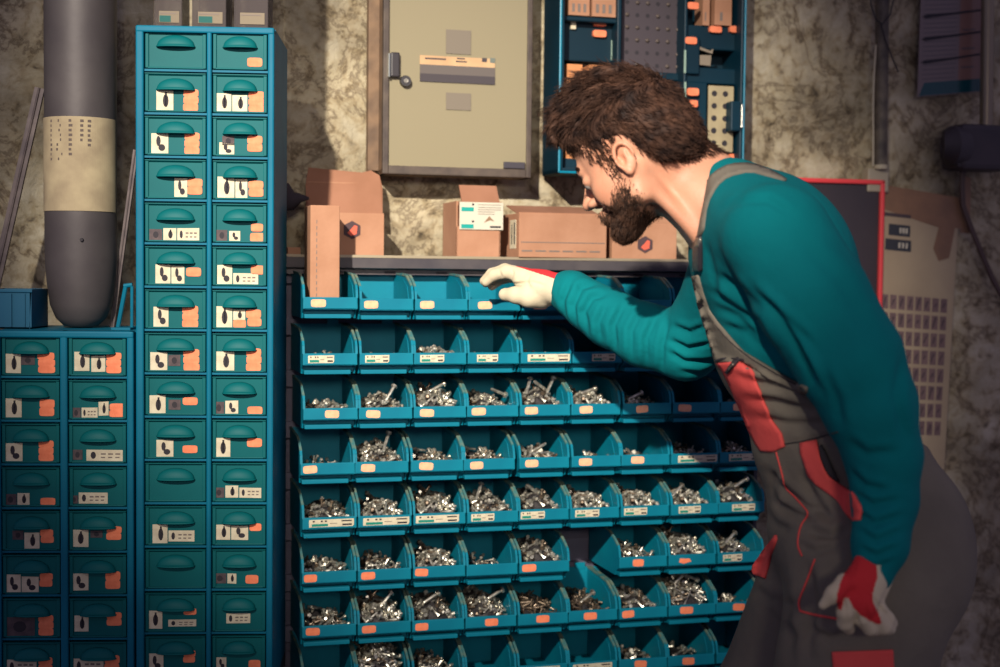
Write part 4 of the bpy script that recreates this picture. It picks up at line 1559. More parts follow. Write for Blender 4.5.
def smooth_mesh(v, f, it=2, lam=0.5):
    ed = set()
    for q in f:
        for i in range(len(q)):
            a, b = q[i], q[(i + 1) % len(q)]
            ed.add((a, b) if a < b else (b, a))
    e = np.array(list(ed))
    cnt = np.bincount(e.ravel(), minlength=len(v)).astype(float)[:, None]
    cnt[cnt == 0] = 1
    for _ in range(it):
        acc = np.zeros_like(v)
        np.add.at(acc, e[:, 0], v[e[:, 1]])
        np.add.at(acc, e[:, 1], v[e[:, 0]])
        v = v + (acc / cnt - v) * lam
    return v


def np_mesh(name, v, f, mats, parent=None, mi=None):
    me = bpy.data.meshes.new(name)
    me.from_pydata([tuple(p) for p in v], [], f)
    if not isinstance(mats, (list, tuple)):
        mats = [mats]
    for m in mats:
        me.materials.append(m)
    if mi is not None:
        me.polygons.foreach_set('material_index', mi)
    me.polygons.foreach_set('use_smooth', [True] * len(me.polygons))
    me.update()
    bm = bmesh.new()
    bm.from_mesh(me)
    bmesh.ops.recalc_face_normals(bm, faces=bm.faces)
    bm.to_mesh(me)
    bm.free()
    o = bpy.data.objects.new(name, me)
    col.objects.link(o)
    if parent:
        o.parent = parent
    return o


CMI = np.array(CM.transposed())


def project(v):
    q = (np.asarray(v) - np.array([0, 0, CAM_Z])) @ CMI.T
    return 500 + F * q[:, 0] / -q[:, 2], 333.5 - F * q[:, 1] / -q[:, 2]


def seg_dist(px, py, line):
    best = np.full(px.shape, 1e9)
    tt = np.zeros(px.shape)
    sg = np.zeros(px.shape)
    n = len(line) - 1
    for i in range(n):
        ax, ay = line[i]
        bx, by = line[i + 1]
        vx, vy = bx - ax, by - ay
        L = vx * vx + vy * vy + 1e-9
        t = np.clip(((px - ax) * vx + (py - ay) * vy) / L, 0, 1)
        d = np.hypot(px - ax - t * vx, py - ay - t * vy)
        side = np.sign((px - ax) * vy - (py - ay) * vx)
        m = d < best
        best = np.where(m, d, best)
        tt = np.where(m, (i + t) / n, tt)
        sg = np.where(m, side, sg)
    return best, tt, sg


def carve(o, folds):
    """press cloth folds into the surface: (polyline, depth in metres, width in pixels of the fold)"""
    me = o.data
    n = len(me.vertices)
    v = np.empty(n * 3)
    me.vertices.foreach_get('co', v)
    v = v.reshape(-1, 3)
    nn = np.empty(n * 3)
    me.vertices.foreach_get('normal', nn)
    nn = nn.reshape(-1, 3)
    px, py = project(v)
    view = v - np.array([0, 0, CAM_Z])
    view /= np.linalg.norm(view, axis=1)[:, None]
    facing = np.clip(-(nn * view).sum(1) * 1.6 + 0.15, 0, 1)
    disp = np.zeros(n)
    for line, dep, wid in folds:
        d, t, sg = seg_dist(px, py, line)
        fade = np.clip(np.minimum(t, 1 - t) * 5, 0, 1) * 0.85 + 0.15
        fade = fade * ((d < wid * 5))
        s_ = d / wid
        disp += fade * dep * (-np.exp(-s_ ** 2) + 0.55 * np.exp(-((s_ * sg - 1.9) / 1.1) ** 2))
    v = v + nn * (disp * facing)[:, None]
    me.vertices.foreach_set('co', v.ravel())
    me.update()


def bvh_of(o):
    me = o.data
    return BVHTree.FromPolygons([v.co.copy() for v in me.vertices], [tuple(p.vertices) for p in me.polygons])


def cast(bvh, px, py):
    d = ray(px, py)
    hit = bvh.ray_cast(Vector((0, 0, CAM_Z)), d, 6)
    return hit[0], hit[1]


def in_poly(x, y, poly):
    c = False
    j = len(poly) - 1
    for i in range(len(poly)):
        xi, yi = poly[i]
        xj, yj = poly[j]
        if (yi > y) != (yj > y) and x < (xj - xi) * (y - yi) / (yj - yi) + xi:
            c = not c
        j = i
    return c


def resample(poly, step, closed=True):
    out = []
    m = len(poly) if closed else len(poly) - 1
    for i in range(m):
        a, b = poly[i], poly[(i + 1) % len(poly)]
        L = math.hypot(b[0] - a[0], b[1] - a[1])
        k = max(1, int(L / step))
        for j in range(k):
            out.append((a[0] + (b[0] - a[0]) * j / k, a[1] + (b[1] - a[1]) * j / k))
    if not closed:
        out.append(poly[-1])
    return out


def smooth_poly(poly, it=2, closed=True):
    for _ in range(it):
        out = []
        n = len(poly)
        for i in range(n if closed else n - 1):
            a, b = poly[i], poly[(i + 1) % n]
            out.append((a[0] * .78 + b[0] * .22, a[1] * .78 + b[1] * .22))
            out.append((a[0] * .22 + b[0] * .78, a[1] * .22 + b[1] * .78))
        if not closed:
            out = [poly[0]] + out + [poly[-1]]
        poly = out
    return poly


def drape(name, poly, bvhs, m, parent, off=0.0022, thick=0.002, step=3.0, sm=1):
    """a cloth patch sewn on the garment under the outline"""
    from mathutils.geometry import delaunay_2d_cdt
    poly = smooth_poly(poly, sm) if sm else poly
    edge = resample(poly, step)
    xs, ys = [p[0] for p in edge], [p[1] for p in edge]
    pts = list(edge)
    y = min(ys) + step / 2
    r = 0
    while y < max(ys):
        x = min(xs) + step / 2 + (step / 2 if r % 2 else 0)
        while x < max(xs):
            if in_poly(x, y, edge) and min((x - a) ** 2 + (y - b) ** 2 for a, b in edge) > (step * .55) ** 2:
                pts.append((x, y))
            x += step
        y += step * .87
        r += 1
    ne = len(edge)
    res = delaunay_2d_cdt([Vector(p) for p in pts], [(i, (i + 1) % ne) for i in range(ne)], [], 1, 1e-5)
    vs2, fs = res[0], res[2]
    co, miss, ds = [], [], []
    hits = []
    for p in vs2:
        hs = [cast(bv, p.x, p.y)[0] for bv in bvhs]
        hs = [h for h in hs if h is not None]
        hits.append(min(h.y for h in hs) if hs else None)
    ok_ = sorted(h for h in hits if h is not None)
    far_ = ok_[int(len(ok_) * .4)] + .11 if ok_ else 9
    for i, p in enumerate(vs2):
        best = None
        for bv in bvhs:
            h, nrm = cast(bv, p.x, p.y)
            if h is not None and h.y < far_ and (best is None or h.y < best[0].y):
                best = (h, nrm)
        if best is None:
            co.append(None)
            miss.append(i)
        else:
            h, nrm = best
            q = h - ray(p.x, p.y) * (off * 1.2)
            co.append(q)
            ds.append((i, q.y))
    for i in miss:
        p = vs2[i]
        j = min(ds, key=lambda e: (vs2[e[0]] - p).length)
        co[i] = P(p.x, p.y, co[j[0]].y + 0.004)
    me = bpy.data.meshes.new(name)
    me.from_pydata(co, [], [tuple(f) for f in fs])
    me.materials.append(m)
    me.polygons.foreach_set('use_smooth', [True] * len(me.polygons))
    bm = bmesh.new()
    bm.from_mesh(me)
    for _ in range(2):
        bmesh.ops.smooth_vert(bm, verts=[v for v in bm.verts if not v.is_boundary], factor=0.4, use_axis_x=True, use_axis_y=True, use_axis_z=True)
    bmesh.ops.recalc_face_normals(bm, faces=bm.faces)
    # make normals look at the camera
    if bm.faces:
        f0 = sum(((Vector((0, 0, CAM_Z)) - f.calc_center_median()).normalized().dot(f.normal) for f in bm.faces))
        if f0 < 0:
            bmesh.ops.reverse_faces(bm, faces=bm.faces)
    bm.to_mesh(me)
    bm.free()
    o = bpy.data.objects.new(name, me)
    col.objects.link(o)
    if parent:
        o.parent = parent
    s_ = o.modifiers.new('thick', 'SOLIDIFY')
    s_.thickness = thick + 0.002
    s_.offset = -0.3
    return o


def piping(name, line, bvhs, m, parent, rad=0.0016, off=0.001, sm=2):
    line = resample(smooth_poly(line, sm, False), 3.0, False)
    pts = []
    for x, y in line:
        best = None
        for bv in bvhs:
            h, nrm = cast(bv, x, y)
            if h is not None and (best is None or h.y < best.y):
                best = h - ray(x, y) * off
        if best is not None:
            pts.append(best)
    if len(pts) < 3:
        return None
    b = MB()
    b.tube(pts, rad, 6)
    return b.build(name, m, parent, smooth=True)


# ---- materials for the man
def cloth(name, rgb, var, wscale=900, rough=0.9, bump=0.3, sheen=0):
    m = mat(name, rgb, rough, var=var, vscale=5, sheen=sheen, spec=.15)
    nt = m.node_tree
    tc = nt.nodes.new('ShaderNodeTexCoord')
    n = nt.nodes.new('ShaderNodeTexNoise')
    n.inputs['Scale'].default_value = 38
    n.inputs['Detail'].default_value = 9
    n.inputs['Roughness'].default_value = .6
    nt.links.new(tc.outputs['Object'], n.inputs['Vector'])
    bp = nt.nodes.new('ShaderNodeBump')
    bp.inputs['Strength'].default_value = bump
    bp.inputs['Distance'].default_value = .006
    nt.links.new(n.outputs['Fac'], bp.inputs['Height'])
    nt.links.new(bp.outputs['Normal'], nt.nodes['Principled BSDF'].inputs['Normal'])
    return m


SHIRT = cloth('teal_sweater', (0, 114, 119), (0, 100, 107))
GREYC = cloth('grey_workwear', (126, 119, 106), (106, 100, 91), bump=.4)
DGREY = cloth('dark_grey_workwear', (74, 70, 70), (64, 60, 62), bump=.35)
CORAL = cloth('coral_workwear', (242, 98, 92), (232, 84, 82), bump=.35)
GLOVE = cloth('cream_leather', (208, 195, 168), (190, 177, 150), bump=.3, sheen=0)
GLOVER = cloth('red_glove_cloth', (206, 54, 58), (190, 44, 52), bump=.25)
SKIN = mat('skin', (200, 146, 118), .5, var=(190, 132, 104), vscale=14, bump=.12, bscale=220, spec=.35)
try:
    sb_ = SKIN.node_tree.nodes['Principled BSDF']
    sb_.inputs['Subsurface Weight'].default_value = .05
    sb_.inputs['Subsurface Radius'].default_value = (.012, .005, .003)
    sb_.inputs['Subsurface Scale'].default_value = .6
except KeyError:
    pass
HAIR = mat('brown_hair', (78, 55, 44), .6, var=(36, 27, 25), vscale=45, spec=.08)
BEARD = mat('brown_beard', (86, 60, 46), .6, var=(50, 36, 30), vscale=70, spec=.2)

# ---- head frame
PHI, PSI = R(31), R(27)
HS, HZ = 0.945, 0.84      # overall scale, shortening below the ear
HF = np.array([-math.cos(PHI) * math.cos(PSI), math.cos(PHI) * math.sin(PSI), -math.sin(PHI)])
HU = np.array([-math.sin(PHI) * math.cos(PSI), math.sin(PHI) * math.sin(PSI), math.cos(PHI)])
HL = np.array([-math.sin(PSI), -math.cos(PSI), 0.0])
HO = np.array(P(621.5, 157.5, 2.10)) - HL * 0.080 * HS
HM = np.stack([HF, HL, HU], 1)          # columns: local (f,l,u) -> world


def h2w(v):
    v = np.array(v, float) * HS
    zz = v[..., 2]
    k_ = np.clip((0.12 - np.abs(v[..., 1])) / 0.02, 0, 1) * np.clip((v[..., 0] + .02) / .04, 0, 1)
    v[..., 2] = np.where(zz < 0, zz * (1 - (1 - HZ) * k_), zz)
    return v @ HM.T + HO


def w2h(v):
    return (np.asarray(v) - HO) @ HM / HS


person = empty('person', Matrix.Translation((P(855, 600, 2.14).x, 2.14, 0.0)))
tag(person, 'bearded man in teal sweater and grey-red dungarees bending over to reach the bins', 'person')


def attach(o, local=None, parent=None):
    """geometry is written in world space; keep it there under the root"""
    par = parent or person
    o.parent = par
    o.matrix_parent_inverse = par.matrix_world.inverted() if par is person else Matrix.Identity(4)
    return o


# ---- body: head, neck and trunk in one skin
f = Field((-0.34, -0.24, -0.42), (0.17, 0.24, 0.19), 0.0025)
f.ell((-0.014, 0, 0.043), (0.096, 0.075, 0.088), k=0)
f.ell((0.030, 0, 0.040), (0.060, 0.062, 0.058), k=.03)
f.ell((0.038, 0, -0.030), (0.050, 0.054, 0.068), k=.03)
for s_ in (-1, 1):
    f.cap((0.000, s_ * .058, -0.030), (0.012, s_ * .052, -.066), .015, .015, k=.025)
    f.cap((0.012, s_ * .052, -.066), (0.072, s_ * .014, -.100), .015, .016, k=.022)
    f.ell((0.054, s_ * .037, -0.016), (.022, .020, .020), k=.03)
    f.ell((0.045, s_ * .050, -.035), (.03, .012, .03), k=.02)
f.ell((0.078, 0, -.100), (.016, .020, .016), k=.02)
f.ell((0.080, 0, -.060), (.016, .026, .022), k=.015)
# nose
f.cap((0.089, 0, 0.020), (0.1135, 0, -0.017), .0088, .0115, k=.016)
for s_ in (-1, 1):
    f.ell((0.099, s_ * .0135, -.024), (.012, .0085, .009), k=.008)
f.cap((0.084, -.030, .031), (0.084, .030, .031), .010, k=.014)
for s_ in (-1, 1):
    f.ell((0.098, s_ * .031, .008), (.014, .016, .010), k=.012, op='sub')
    f.ell((0.105, s_ * .006, -.034), (.006, .0028, .004), k=.003, op='sub')
f.cap((0.094, -.020, -.054), (0.094, .020, -.054), .0062, k=.006)
f.cap((0.092, -.018, -.066), (0.092, .018, -.066), .0072, k=.006)
f.cap((0.101, -.020, -.060), (0.101, .020, -.060), .0022, k=.003, op='sub')
for s_ in (-1, 1):   # eyelids
    f.ell((0.0795, s_ * .031, .010), (.0145, .0165, .0120), k=.004)
# ear
for s_ in (-1, 1):
    y = s_ * .076
    ke = len(f.D)
    f.ell((-0.006, y, -0.005), (.014, .0065, .023), k=.008)
    hel = []
    for i in range(13):
        a = R(-35 + 250 * i / 12)
        hel.append((-0.007 - .0165 * math.cos(a) * -1 * -1 if False else -0.006 + .0150 * math.cos(R(150) - a), y + s_ * (.006 + .004 * math.sin(a)), -.003 + .0245 * math.sin(R(150) - a)))
    f.chain(hel, [.0032] * len(hel), k=.003)
    f.cap((-0.011, y + s_ * .005, .007), (-.004, y + s_ * .005, -.014), .0030, .0028, k=.004)
    f.ell((-.001, y + s_ * .004, -.027), (.0075, .0055, .009), k=.005)
    f.ell((.001, y + s_ * .007, -.005), (.0062, .006, .010), k=.003, op='sub')
    f.ell((-.0145, y + s_ * .008, .000), (.003, .004, .011), k=.003, op='sub')
    f.cap((.010, y + s_ * .001, -.008), (.010, y + s_ * .001, .001), .0042, k=.004)
# neck and trunk, in head coordinates
nk0 = w2h([P(655, 160, 2.185)])[0]
nk1 = w2h([P(712, 208, 2.165)])[0]
nk2 = w2h([P(745, 240, 2.15)])[0]
f.cap(nk0, nk1, .052, .062, k=.035)
f.cap(nk1, nk2, .063, .075, k=.03)
f.cap(w2h([P(668, 140, 2.18)])[0], w2h([P(722, 185, 2.17)])[0], .030, .045, k=.03)
f.cap(w2h([P(636, 172, 2.12)])[0], w2h([P(700, 238, 2.12)])[0], .010, .012, k=.02)   # neck tendon
tr = w2h([P(775, 280, 2.15)])[0]
f.cap(nk2, tr, .075, .09, k=.03)
v, fc = f.mesh()
v = smooth_mesh(v, fc, 2)
vh = v.copy()
body = np_mesh('body', h2w(v), fc, SKIN)
attach(body)
# eyes
for s_ in (-1, 1):
    b = MB()
    c = h2w([(0.0805, s_ * .031, .0085)])[0]
    bm = bmesh.new()
    bmesh.ops.create_uvsphere(bm, u_segments=20, v_segments=14, radius=.0128)
    b.add([Vector(c) + q.co for q in bm.verts], [[q.index for q in fa.verts] for fa in bm.faces], 0)
    bm.free()
    fw = Vector(HF) * .8 - Vector(HU) * .45 + Vector(HL) * .05
    fw.normalize()
    e1 = fw.cross(Vector(HL)).normalized()
    e2 = fw.cross(e1)
    for rr_, zz, mi_ in ((.006, .0122, 1), (.003, .0130, 2)):
        b.add([Vector(c) + fw * zz + (e1 * math.cos(a) + e2 * math.sin(a)) * rr_ for a in [2 * math.pi * k / 16 for k in range(16)]] + [Vector(c) + fw * (zz + .0012)],
              [(k, (k + 1) % 16, 16) for k in range(16)], mi_)
    o = b.build('eye', [mat('eye_white', (170, 160, 152), .25), mat('iris', (86, 78, 66), .2), mat('pupil', (20, 16, 18), .1)], smooth=True)
    attach(o)

# ---- hair
HAIRPOLY = [(.20, .068), (.078, .066), (.060, .052), (.050, .030), (.036, .016), (.031, -.016), (.016, -.020), (.013, .018), (.004, .034), (-.016, .034), (-.027, .012), (-.031, -.012), (-.045, -.030), (-.085, -.044), (-.22, -.050), (-.22, .30), (.20, .30)]


def poly_sd(xx, yy, poly):
    xx, yy = np.broadcast_arrays(xx, yy)
    d = np.full(xx.shape, 1e9)
    ins = np.zeros(xx.shape, bool)
    n = len(poly)
    for i in range(n):
        ax, ay = poly[i]
        bx, by = poly[(i + 1) % n]
        vx, vy = bx - ax, by - ay
        t = np.clip(((xx - ax) * vx + (yy - ay) * vy) / (vx * vx + vy * vy + 1e-12), 0, 1)
        d = np.minimum(d, np.hypot(xx - ax - t * vx, yy - ay - t * vy))
        c1 = (ay > yy) != (by > yy)
        with np.errstate(divide='ignore', invalid='ignore'):
            c2 = xx < (bx - ax) * (yy - ay) / (by - ay + 1e-12) + ax
        ins ^= (c1 & c2)
    return np.where(ins, -d, d)


f = Field((-0.17, -0.13, -0.09), (0.17, 0.13, 0.21), 0.0025)
f.ell((-0.014, 0, 0.046), (0.100, 0.082, 0.098), k=0)
f.ell((0.030, 0, 0.044), (0.066, 0.068, 0.063), k=.02)
f.ell((-0.055, 0, 0.000), (0.062, 0.066, 0.062), k=.02)
f.ell((0.020, 0.005, 0.128), (0.066, 0.060, 0.044), k=.02)
f.ell((0.064, 0.012, 0.106), (0.032, 0.052, 0.034), k=.02)
f.ell((0.060, 0.030, 0.080), (0.034, 0.036, 0.030), k=.015)
rt = random.Random(11)
for i in range(26):     # locks on the top
    a = rt.uniform(-.05, .05)
    x0 = rt.uniform(-.05, .07)
    z0 = .160 - abs(a) * .35 - max(0, x0 - .03) * .45
    f.chain([(x0 - .02, a, z0 - .006), (x0 + .005, a + .004, z0 + rt.uniform(.0, .008)), (x0 + .035, a + rt.uniform(-.006, .012), z0 - .012 - max(0, x0) * .25)], [.006, .009, .004], k=.006)
for i in range(9):      # curls at the front
    a = -.04 + .011 * i
    f.chain([(.072, a, .124), (.090, a + .004, .114), (.096, a + .008, .098), (.090, a + .010, .084 + rt.uniform(-.006, .006))], [.009, .008, .006, .003], k=.005)
X, Y, Z = f.ax[0][:, None, None], f.ax[1][None, :, None], f.ax[2][None, None, :]
wob = .003 * np.sin(Y * 160 + Z * 90) + .002 * np.sin(Y * 310 - Z * 200)
sd = poly_sd(f.ax[0][:, None], f.ax[2][None, :], HAIRPOLY)[:, None, :] + wob
taper = np.clip(1 + sd / .035, 0, 1) * .0065      # thins towards its edges
f.D = np.maximum(f.D + taper, sd * .9).astype(np.float32)
f.D += (.0014 * np.sin(X * 260 + 2.5 * np.sin(Y * 60)) * np.sin(Y * 420 + 3 * np.sin(Z * 50 + X * 30))).astype(np.float32)
hv, hf_ = f.mesh()
hv = smooth_mesh(hv, hf_, 1, .4)


def tri_areas(v, fcs):
    a = np.array([q[:3] for q in fcs])
    p0, p1, p2 = v[a[:, 0]], v[a[:, 1]], v[a[:, 2]]
    n = np.cross(p1 - p0, p2 - p0)
    L = np.linalg.norm(n, axis=1)
    return a, n / (L[:, None] + 1e-12), L


def strands(root, nrm, comb, length, rad, rng, curl=.3, segs=4):
    """(N,3) roots -> verts, faces of tapered three-sided strands"""
    N = len(root)
    t = nrm * .55 + comb + rng.normal(0, .22, (N, 3))
    t /= np.linalg.norm(t, axis=1)[:, None]
    bend = comb * .5 - nrm * .25 + rng.normal(0, curl, (N, 3))
    P_ = [root - nrm * .001]
    d = t
    for k in range(segs):
        P_.append(P_[-1] + d * (length / segs)[:, None])
        d = d + bend * (1.2 / segs)
        d /= np.linalg.norm(d, axis=1)[:, None]
    side = np.cross(t, nrm + rng.normal(0, .2, (N, 3)))
    side /= np.linalg.norm(side, axis=1)[:, None] + 1e-9
    up = np.cross(side, t)
    V = []
    for k, p in enumerate(P_):
        w = rad * (1 - .8 * k / segs)
        for a in (0, 2.094, 4.189):
            V.append(p + (side * math.cos(a) + up * math.sin(a)) * w[:, None])
    V = np.stack(V, 1)            # N, (segs+1)*3, 3
    m = (segs + 1) * 3
    base = (np.arange(N) * m)[:, None]
    Fq = []
    for k in range(segs):
        for a in range(3):
            b2 = (a + 1) % 3
            Fq.append([k * 3 + a, k * 3 + b2, (k + 1) * 3 + b2, (k + 1) * 3 + a])
    Fq = (np.array(Fq)[None] + base[:, :, None]).reshape(-1, 4)
    return V.reshape(-1, 3), [tuple(q) for q in Fq.tolist()]


rng = np.random.default_rng(4)
tri, nr, ar = tri_areas(hv, hf_)
cen = hv[tri].mean(1)
out = cen - np.array([-.01, 0, .03])
nr = nr * np.sign((nr * out).sum(1))[:, None]
NS = 9000
idx = rng.choice(len(tri), NS, p=ar / ar.sum())
rt_, nn_ = cen[idx] + rng.normal(0, .001, (NS, 3)), nr[idx]
topw = np.clip((rt_[:, 2] - .055) / .05, 0, 1)[:, None]
front = np.clip((rt_[:, 0] - .05) / .05, 0, 1)[:, None]
sgn = np.sign(rt_[:, 1:2])
side_dir = np.concatenate([-.75 * np.ones((NS, 1)), .0 * sgn, -.75 * np.ones((NS, 1))], 1)
top_dir = np.concatenate([1.0 * np.ones((NS, 1)), .25 * np.ones((NS, 1)), -.1 - .9 * front], 1)
swirl = .55 * np.sin(rt_[:, 0:1] * 70 + rt_[:, 1:2] * 45)
comb = side_dir * (1 - topw) + (top_dir + np.concatenate([0 * swirl, swirl, .3 * swirl], 1)) * topw
comb = comb - nn_ * (comb * nn_).sum(1)[:, None]
comb /= np.linalg.norm(comb, axis=1)[:, None] + 1e-9
ln = (.010 + .006 * rng.random(NS)) * (1 - topw[:, 0]) + (.018 + .016 * rng.random(NS)) * topw[:, 0] * (1 - .45 * front[:, 0])
sv, sf = strands(rt_, nn_, comb, ln, np.full(NS, .00085), rng, .25)
k = len(hv)
hair = np_mesh('hair', h2w(np.concatenate([hv, sv])), hf_ + [tuple(i + k for i in q) for q in sf], HAIR)
attach(hair)

# ---- beard, moustache, eyebrows grown on the face
tri, nr, ar = tri_areas(vh, fc)
cen = vh[tri].mean(1)
nr = nr * np.sign((nr * (cen - np.array([.02, 0, -.02]))).sum(1))[:, None]
BP = [(.032, -.004), (.040, -.022), (.060, -.046), (.100, -.040), (.130, -.040), (.130, -.150), (.050, -.140), (.020, -.100), (-.004, -.070), (.008, -.035), (.014, .004)]
sdb = poly_sd(cen[:, 0], cen[:, 2], BP)
lipm = (np.abs(cen[:, 2] + .060) < .009) & (np.abs(cen[:, 1]) < .019) & (cen[:, 0] > .085)
w = np.where((sdb < 0) & ~lipm & (np.abs(cen[:, 1]) < .072), np.clip(-sdb / .020, .15, 1) ** 1.6 * np.clip(.35 + (-.02 - cen[:, 2]) / .05, .25, 1), 0) * ar
NB = 6500
idx = rng.choice(len(tri), NB, p=w / w.sum())
rt_, nn_ = cen[idx] + rng.normal(0, .0012, (NB, 3)), nr[idx]
comb = np.tile(np.array([[.30, 0, -1.0]]), (NB, 1))
comb[:, 0] += np.where(rt_[:, 2] < -.085, .4, 0)
comb = comb - nn_ * (comb * nn_).sum(1)[:, None] * .8
comb /= np.linalg.norm(comb, axis=1)[:, None] + 1e-9
low = np.clip((-.045 - rt_[:, 2]) / .05, 0, 1)
ln = .006 + .0045 * low + .003 * rng.random(NB)
bv_, bf_ = strands(rt_, nn_, comb, ln, np.full(NB, .00075), rng, .35, 3)
# short hair of temples, sideburns and nape, rooted in the skin
sdh = poly_sd(cen[:, 0], cen[:, 2], [(q[0] + (.004 if q[0] > 0 else 0), q[1] - (.004 if q[1] < .03 else 0)) for q in HAIRPOLY])
wh = np.where((sdh < .0) & (cen[:, 2] < .085) & (np.abs(cen[:, 1]) < .086), 1.0, 0) * ar
NH = 7500
ix = rng.choice(len(tri), NH, p=wh / wh.sum())
r2_, n2_ = cen[ix] + rng.normal(0, .0015, (NH, 3)), nr[ix]
c2 = np.tile(np.array([[-.35, 0, -1.0]]), (NH, 1))
c2 = c2 - n2_ * (c2 * n2_).sum(1)[:, None]
c2 /= np.linalg.norm(c2, axis=1)[:, None] + 1e-9
tv, tf = strands(r2_, n2_, c2, .008 + .005 * rng.random(NH), np.full(NH, .0008), rng, .25, 3)
o = np_mesh('short_hair', h2w(tv), tf, HAIR)
attach(o)
o.parent = hair
o.matrix_parent_inverse = Matrix.Identity(4)
beard = np_mesh('beard', h2w(bv_), bf_, BEARD)
attach(beard)
# brows and lashes
rows = []
for s_ in (-1, 1):
    for q in range(150):
        t_ = rng.random()
        rows.append((.095 - .012 * t_ ** 2, s_ * (.012 + .034 * t_), .030 + .006 * math.sin(t_ * 2.4) + rng.normal(0, .0016)))
rt_ = np.array(rows)
nn_ = np.tile(np.array([[1, 0, .1]]), (len(rows), 1)) + np.stack([0 * rt_[:, 1], rt_[:, 1] * 9, 0 * rt_[:, 1]], 1)
nn_ /= np.linalg.norm(nn_, axis=1)[:, None]
comb = np.stack([-.2 + 0 * rt_[:, 1], np.sign(rt_[:, 1]), .1 + 0 * rt_[:, 1]], 1)
ev, ef = strands(rt_, nn_, comb, np.full(len(rows), .008), np.full(len(rows), .0006), rng, .2, 3)
o = np_mesh('eyebrows', h2w(ev), ef, HAIR)
attach(o)
rows = []
for s_ in (-1, 1):
    for q in range(30):
        t_ = q / 29
        rows.append((.0935 - .006 * abs(t_ - .4), s_ * (.020 + .024 * t_), .008))
rt_ = np.array(rows)
comb = np.tile(np.array([[1.0, 0, -.1]]), (60, 1))
ev, ef = strands(rt_, comb, comb, np.full(60, .009), np.full(60, .0004), rng, .1, 3)
o = np_mesh('eyelashes', h2w(ev), ef, HAIR)
attach(o)


# ---- sweater
def torso(f, g=0.0, k=.03, upper=True, lower=True):
    rl = Matrix.Rotation(R(-24), 3, 'Y')
    rl2 = Matrix.Rotation(R(-18), 3, 'Y')
    if upper:
        f.ell(P(772, 262, 2.16), (.122 + g, .185 + g, .150 + g), Matrix.Rotation(R(-30), 3, 'Y'), k=0)
    f.ell(P(799, 340, 2.16), (.125 + g, .168 + g, .150 + g), rl, k=k)
    f.ell(P(836, 440, 2.16), (.120 + g, .160 + g, .150 + g), rl2, k=k)
    if lower:
        f.ell(P(866, 530, 2.15), (.142 + g, .172 + g, .135 + g), Matrix.Rotation(R(-8), 3, 'Y'), k=k)


f = Field((-0.06, 1.76, 1.00), (0.80, 2.68, 1.72), 0.004)
torso(f, 0, lower=False)
f.cap(P(728, 205, 2.16), P(770, 235, 1.99), .062, .070, k=.03)
f.cap(P(728, 205, 2.16), P(750, 235, 2.32), .062, .070, k=.03)
f.cap(P(722, 205, 2.16), P(742, 235, 2.15), .066, .08, k=.02)
pc = P(700, 205, 2.15)
f.half(pc, (-.985, 0, .17), k=.006)
# near arm
A = [P(778, 238, 1.975), P(812, 300, 1.945), P(849, 360, 1.925), P(869, 405, 1.92), P(883, 455, 1.925), P(885, 500, 1.92), P(880, 545, 1.90), P(874, 572, 1.89)]
f.chain(A, [.076, .079, .074, .065, .053, .045, .038, .028], k=.010)
# far arm
B = [P(735, 268, 2.30), P(712, 318, 2.38), P(686, 345, 2.42), P(645, 335, 2.45), P(610, 318, 2.48), P(588, 305, 2.50), P(572, 293, 2.52), P(567, 291, 2.53)]
f.chain(B, [.075, .066, .060, .055, .050, .043, .038, .036], k=.014)
v, fc2 = f.mesh()
v = smooth_mesh(v, fc2, 2)
shirt = np_mesh('sweater', v, fc2, SHIRT)
far = [([(552, 276), (549, 292), (553, 308)], .002, 2.2), ([(566, 320), (563, 300), (571, 280)], .004, 2.6), ([(577, 326), (573, 305), (581, 287), (597, 283)], .006, 3),
       ([(588, 333), (583, 312), (592, 297), (608, 294)], .006, 3), ([(600, 342), (598, 322), (607, 302)], .005, 3), ([(615, 352), (613, 325), (624, 303)], .006, 3),
       ([(631, 360), (631, 330), (641, 310)], .005, 3), ([(646, 368), (646, 338), (656, 315)], .005, 3), ([(661, 374), (662, 345), (668, 318)], .005, 3),
       ([(668, 352), (684, 362), (716, 362)], .006, 3), ([(668, 340), (688, 349), (712, 344)], .006, 3), ([(672, 326), (690, 333), (706, 326)], .005, 3), ([(680, 372), (700, 375), (720, 368)], .004, 3)]
near = [([(708, 290), (728, 304), (756, 322), (776, 352)], .007, 4), ([(718, 274), (740, 290), (762, 312)], .006, 4), ([(712, 305), (736, 318), (760, 338), (775, 356)], .006, 4),
        ([(722, 325), (745, 333), (764, 352)], .005, 4), ([(748, 286), (772, 310), (800, 352), (824, 398)], .009, 4.5), ([(795, 345), (808, 366), (812, 392)], .006, 4),
        ([(766, 300), (790, 322), (812, 346)], .004, 4), ([(718, 212), (740, 201), (768, 200), (795, 216)], .0035, 4), ([(705, 240), (712, 268), (716, 296)], .004, 4),
        ([(822, 370), (836, 398), (842, 430)], .004, 5), ([(848, 470), (864, 486), (890, 492)], .005, 4), ([(852, 492), (872, 505), (900, 500)], .005, 4),
        ([(856, 512), (874, 524), (904, 515)], .005, 3.5), ([(858, 530), (876, 541), (904, 530)], .005, 3.5), ([(860, 548), (876, 556), (899, 546)], .0045, 3),
        ([(862, 562), (876, 568), (894, 560)], .004, 2.8), ([(905, 350), (896, 395), (905, 440)], .004, 5), ([(800, 240), (840, 280), (872, 340)], .003, 7), ([(846, 440), (866, 455), (900, 452)], .004, 5)]
carve(shirt, far + near)
attach(shirt)
bs_ = bvh_of(shirt)

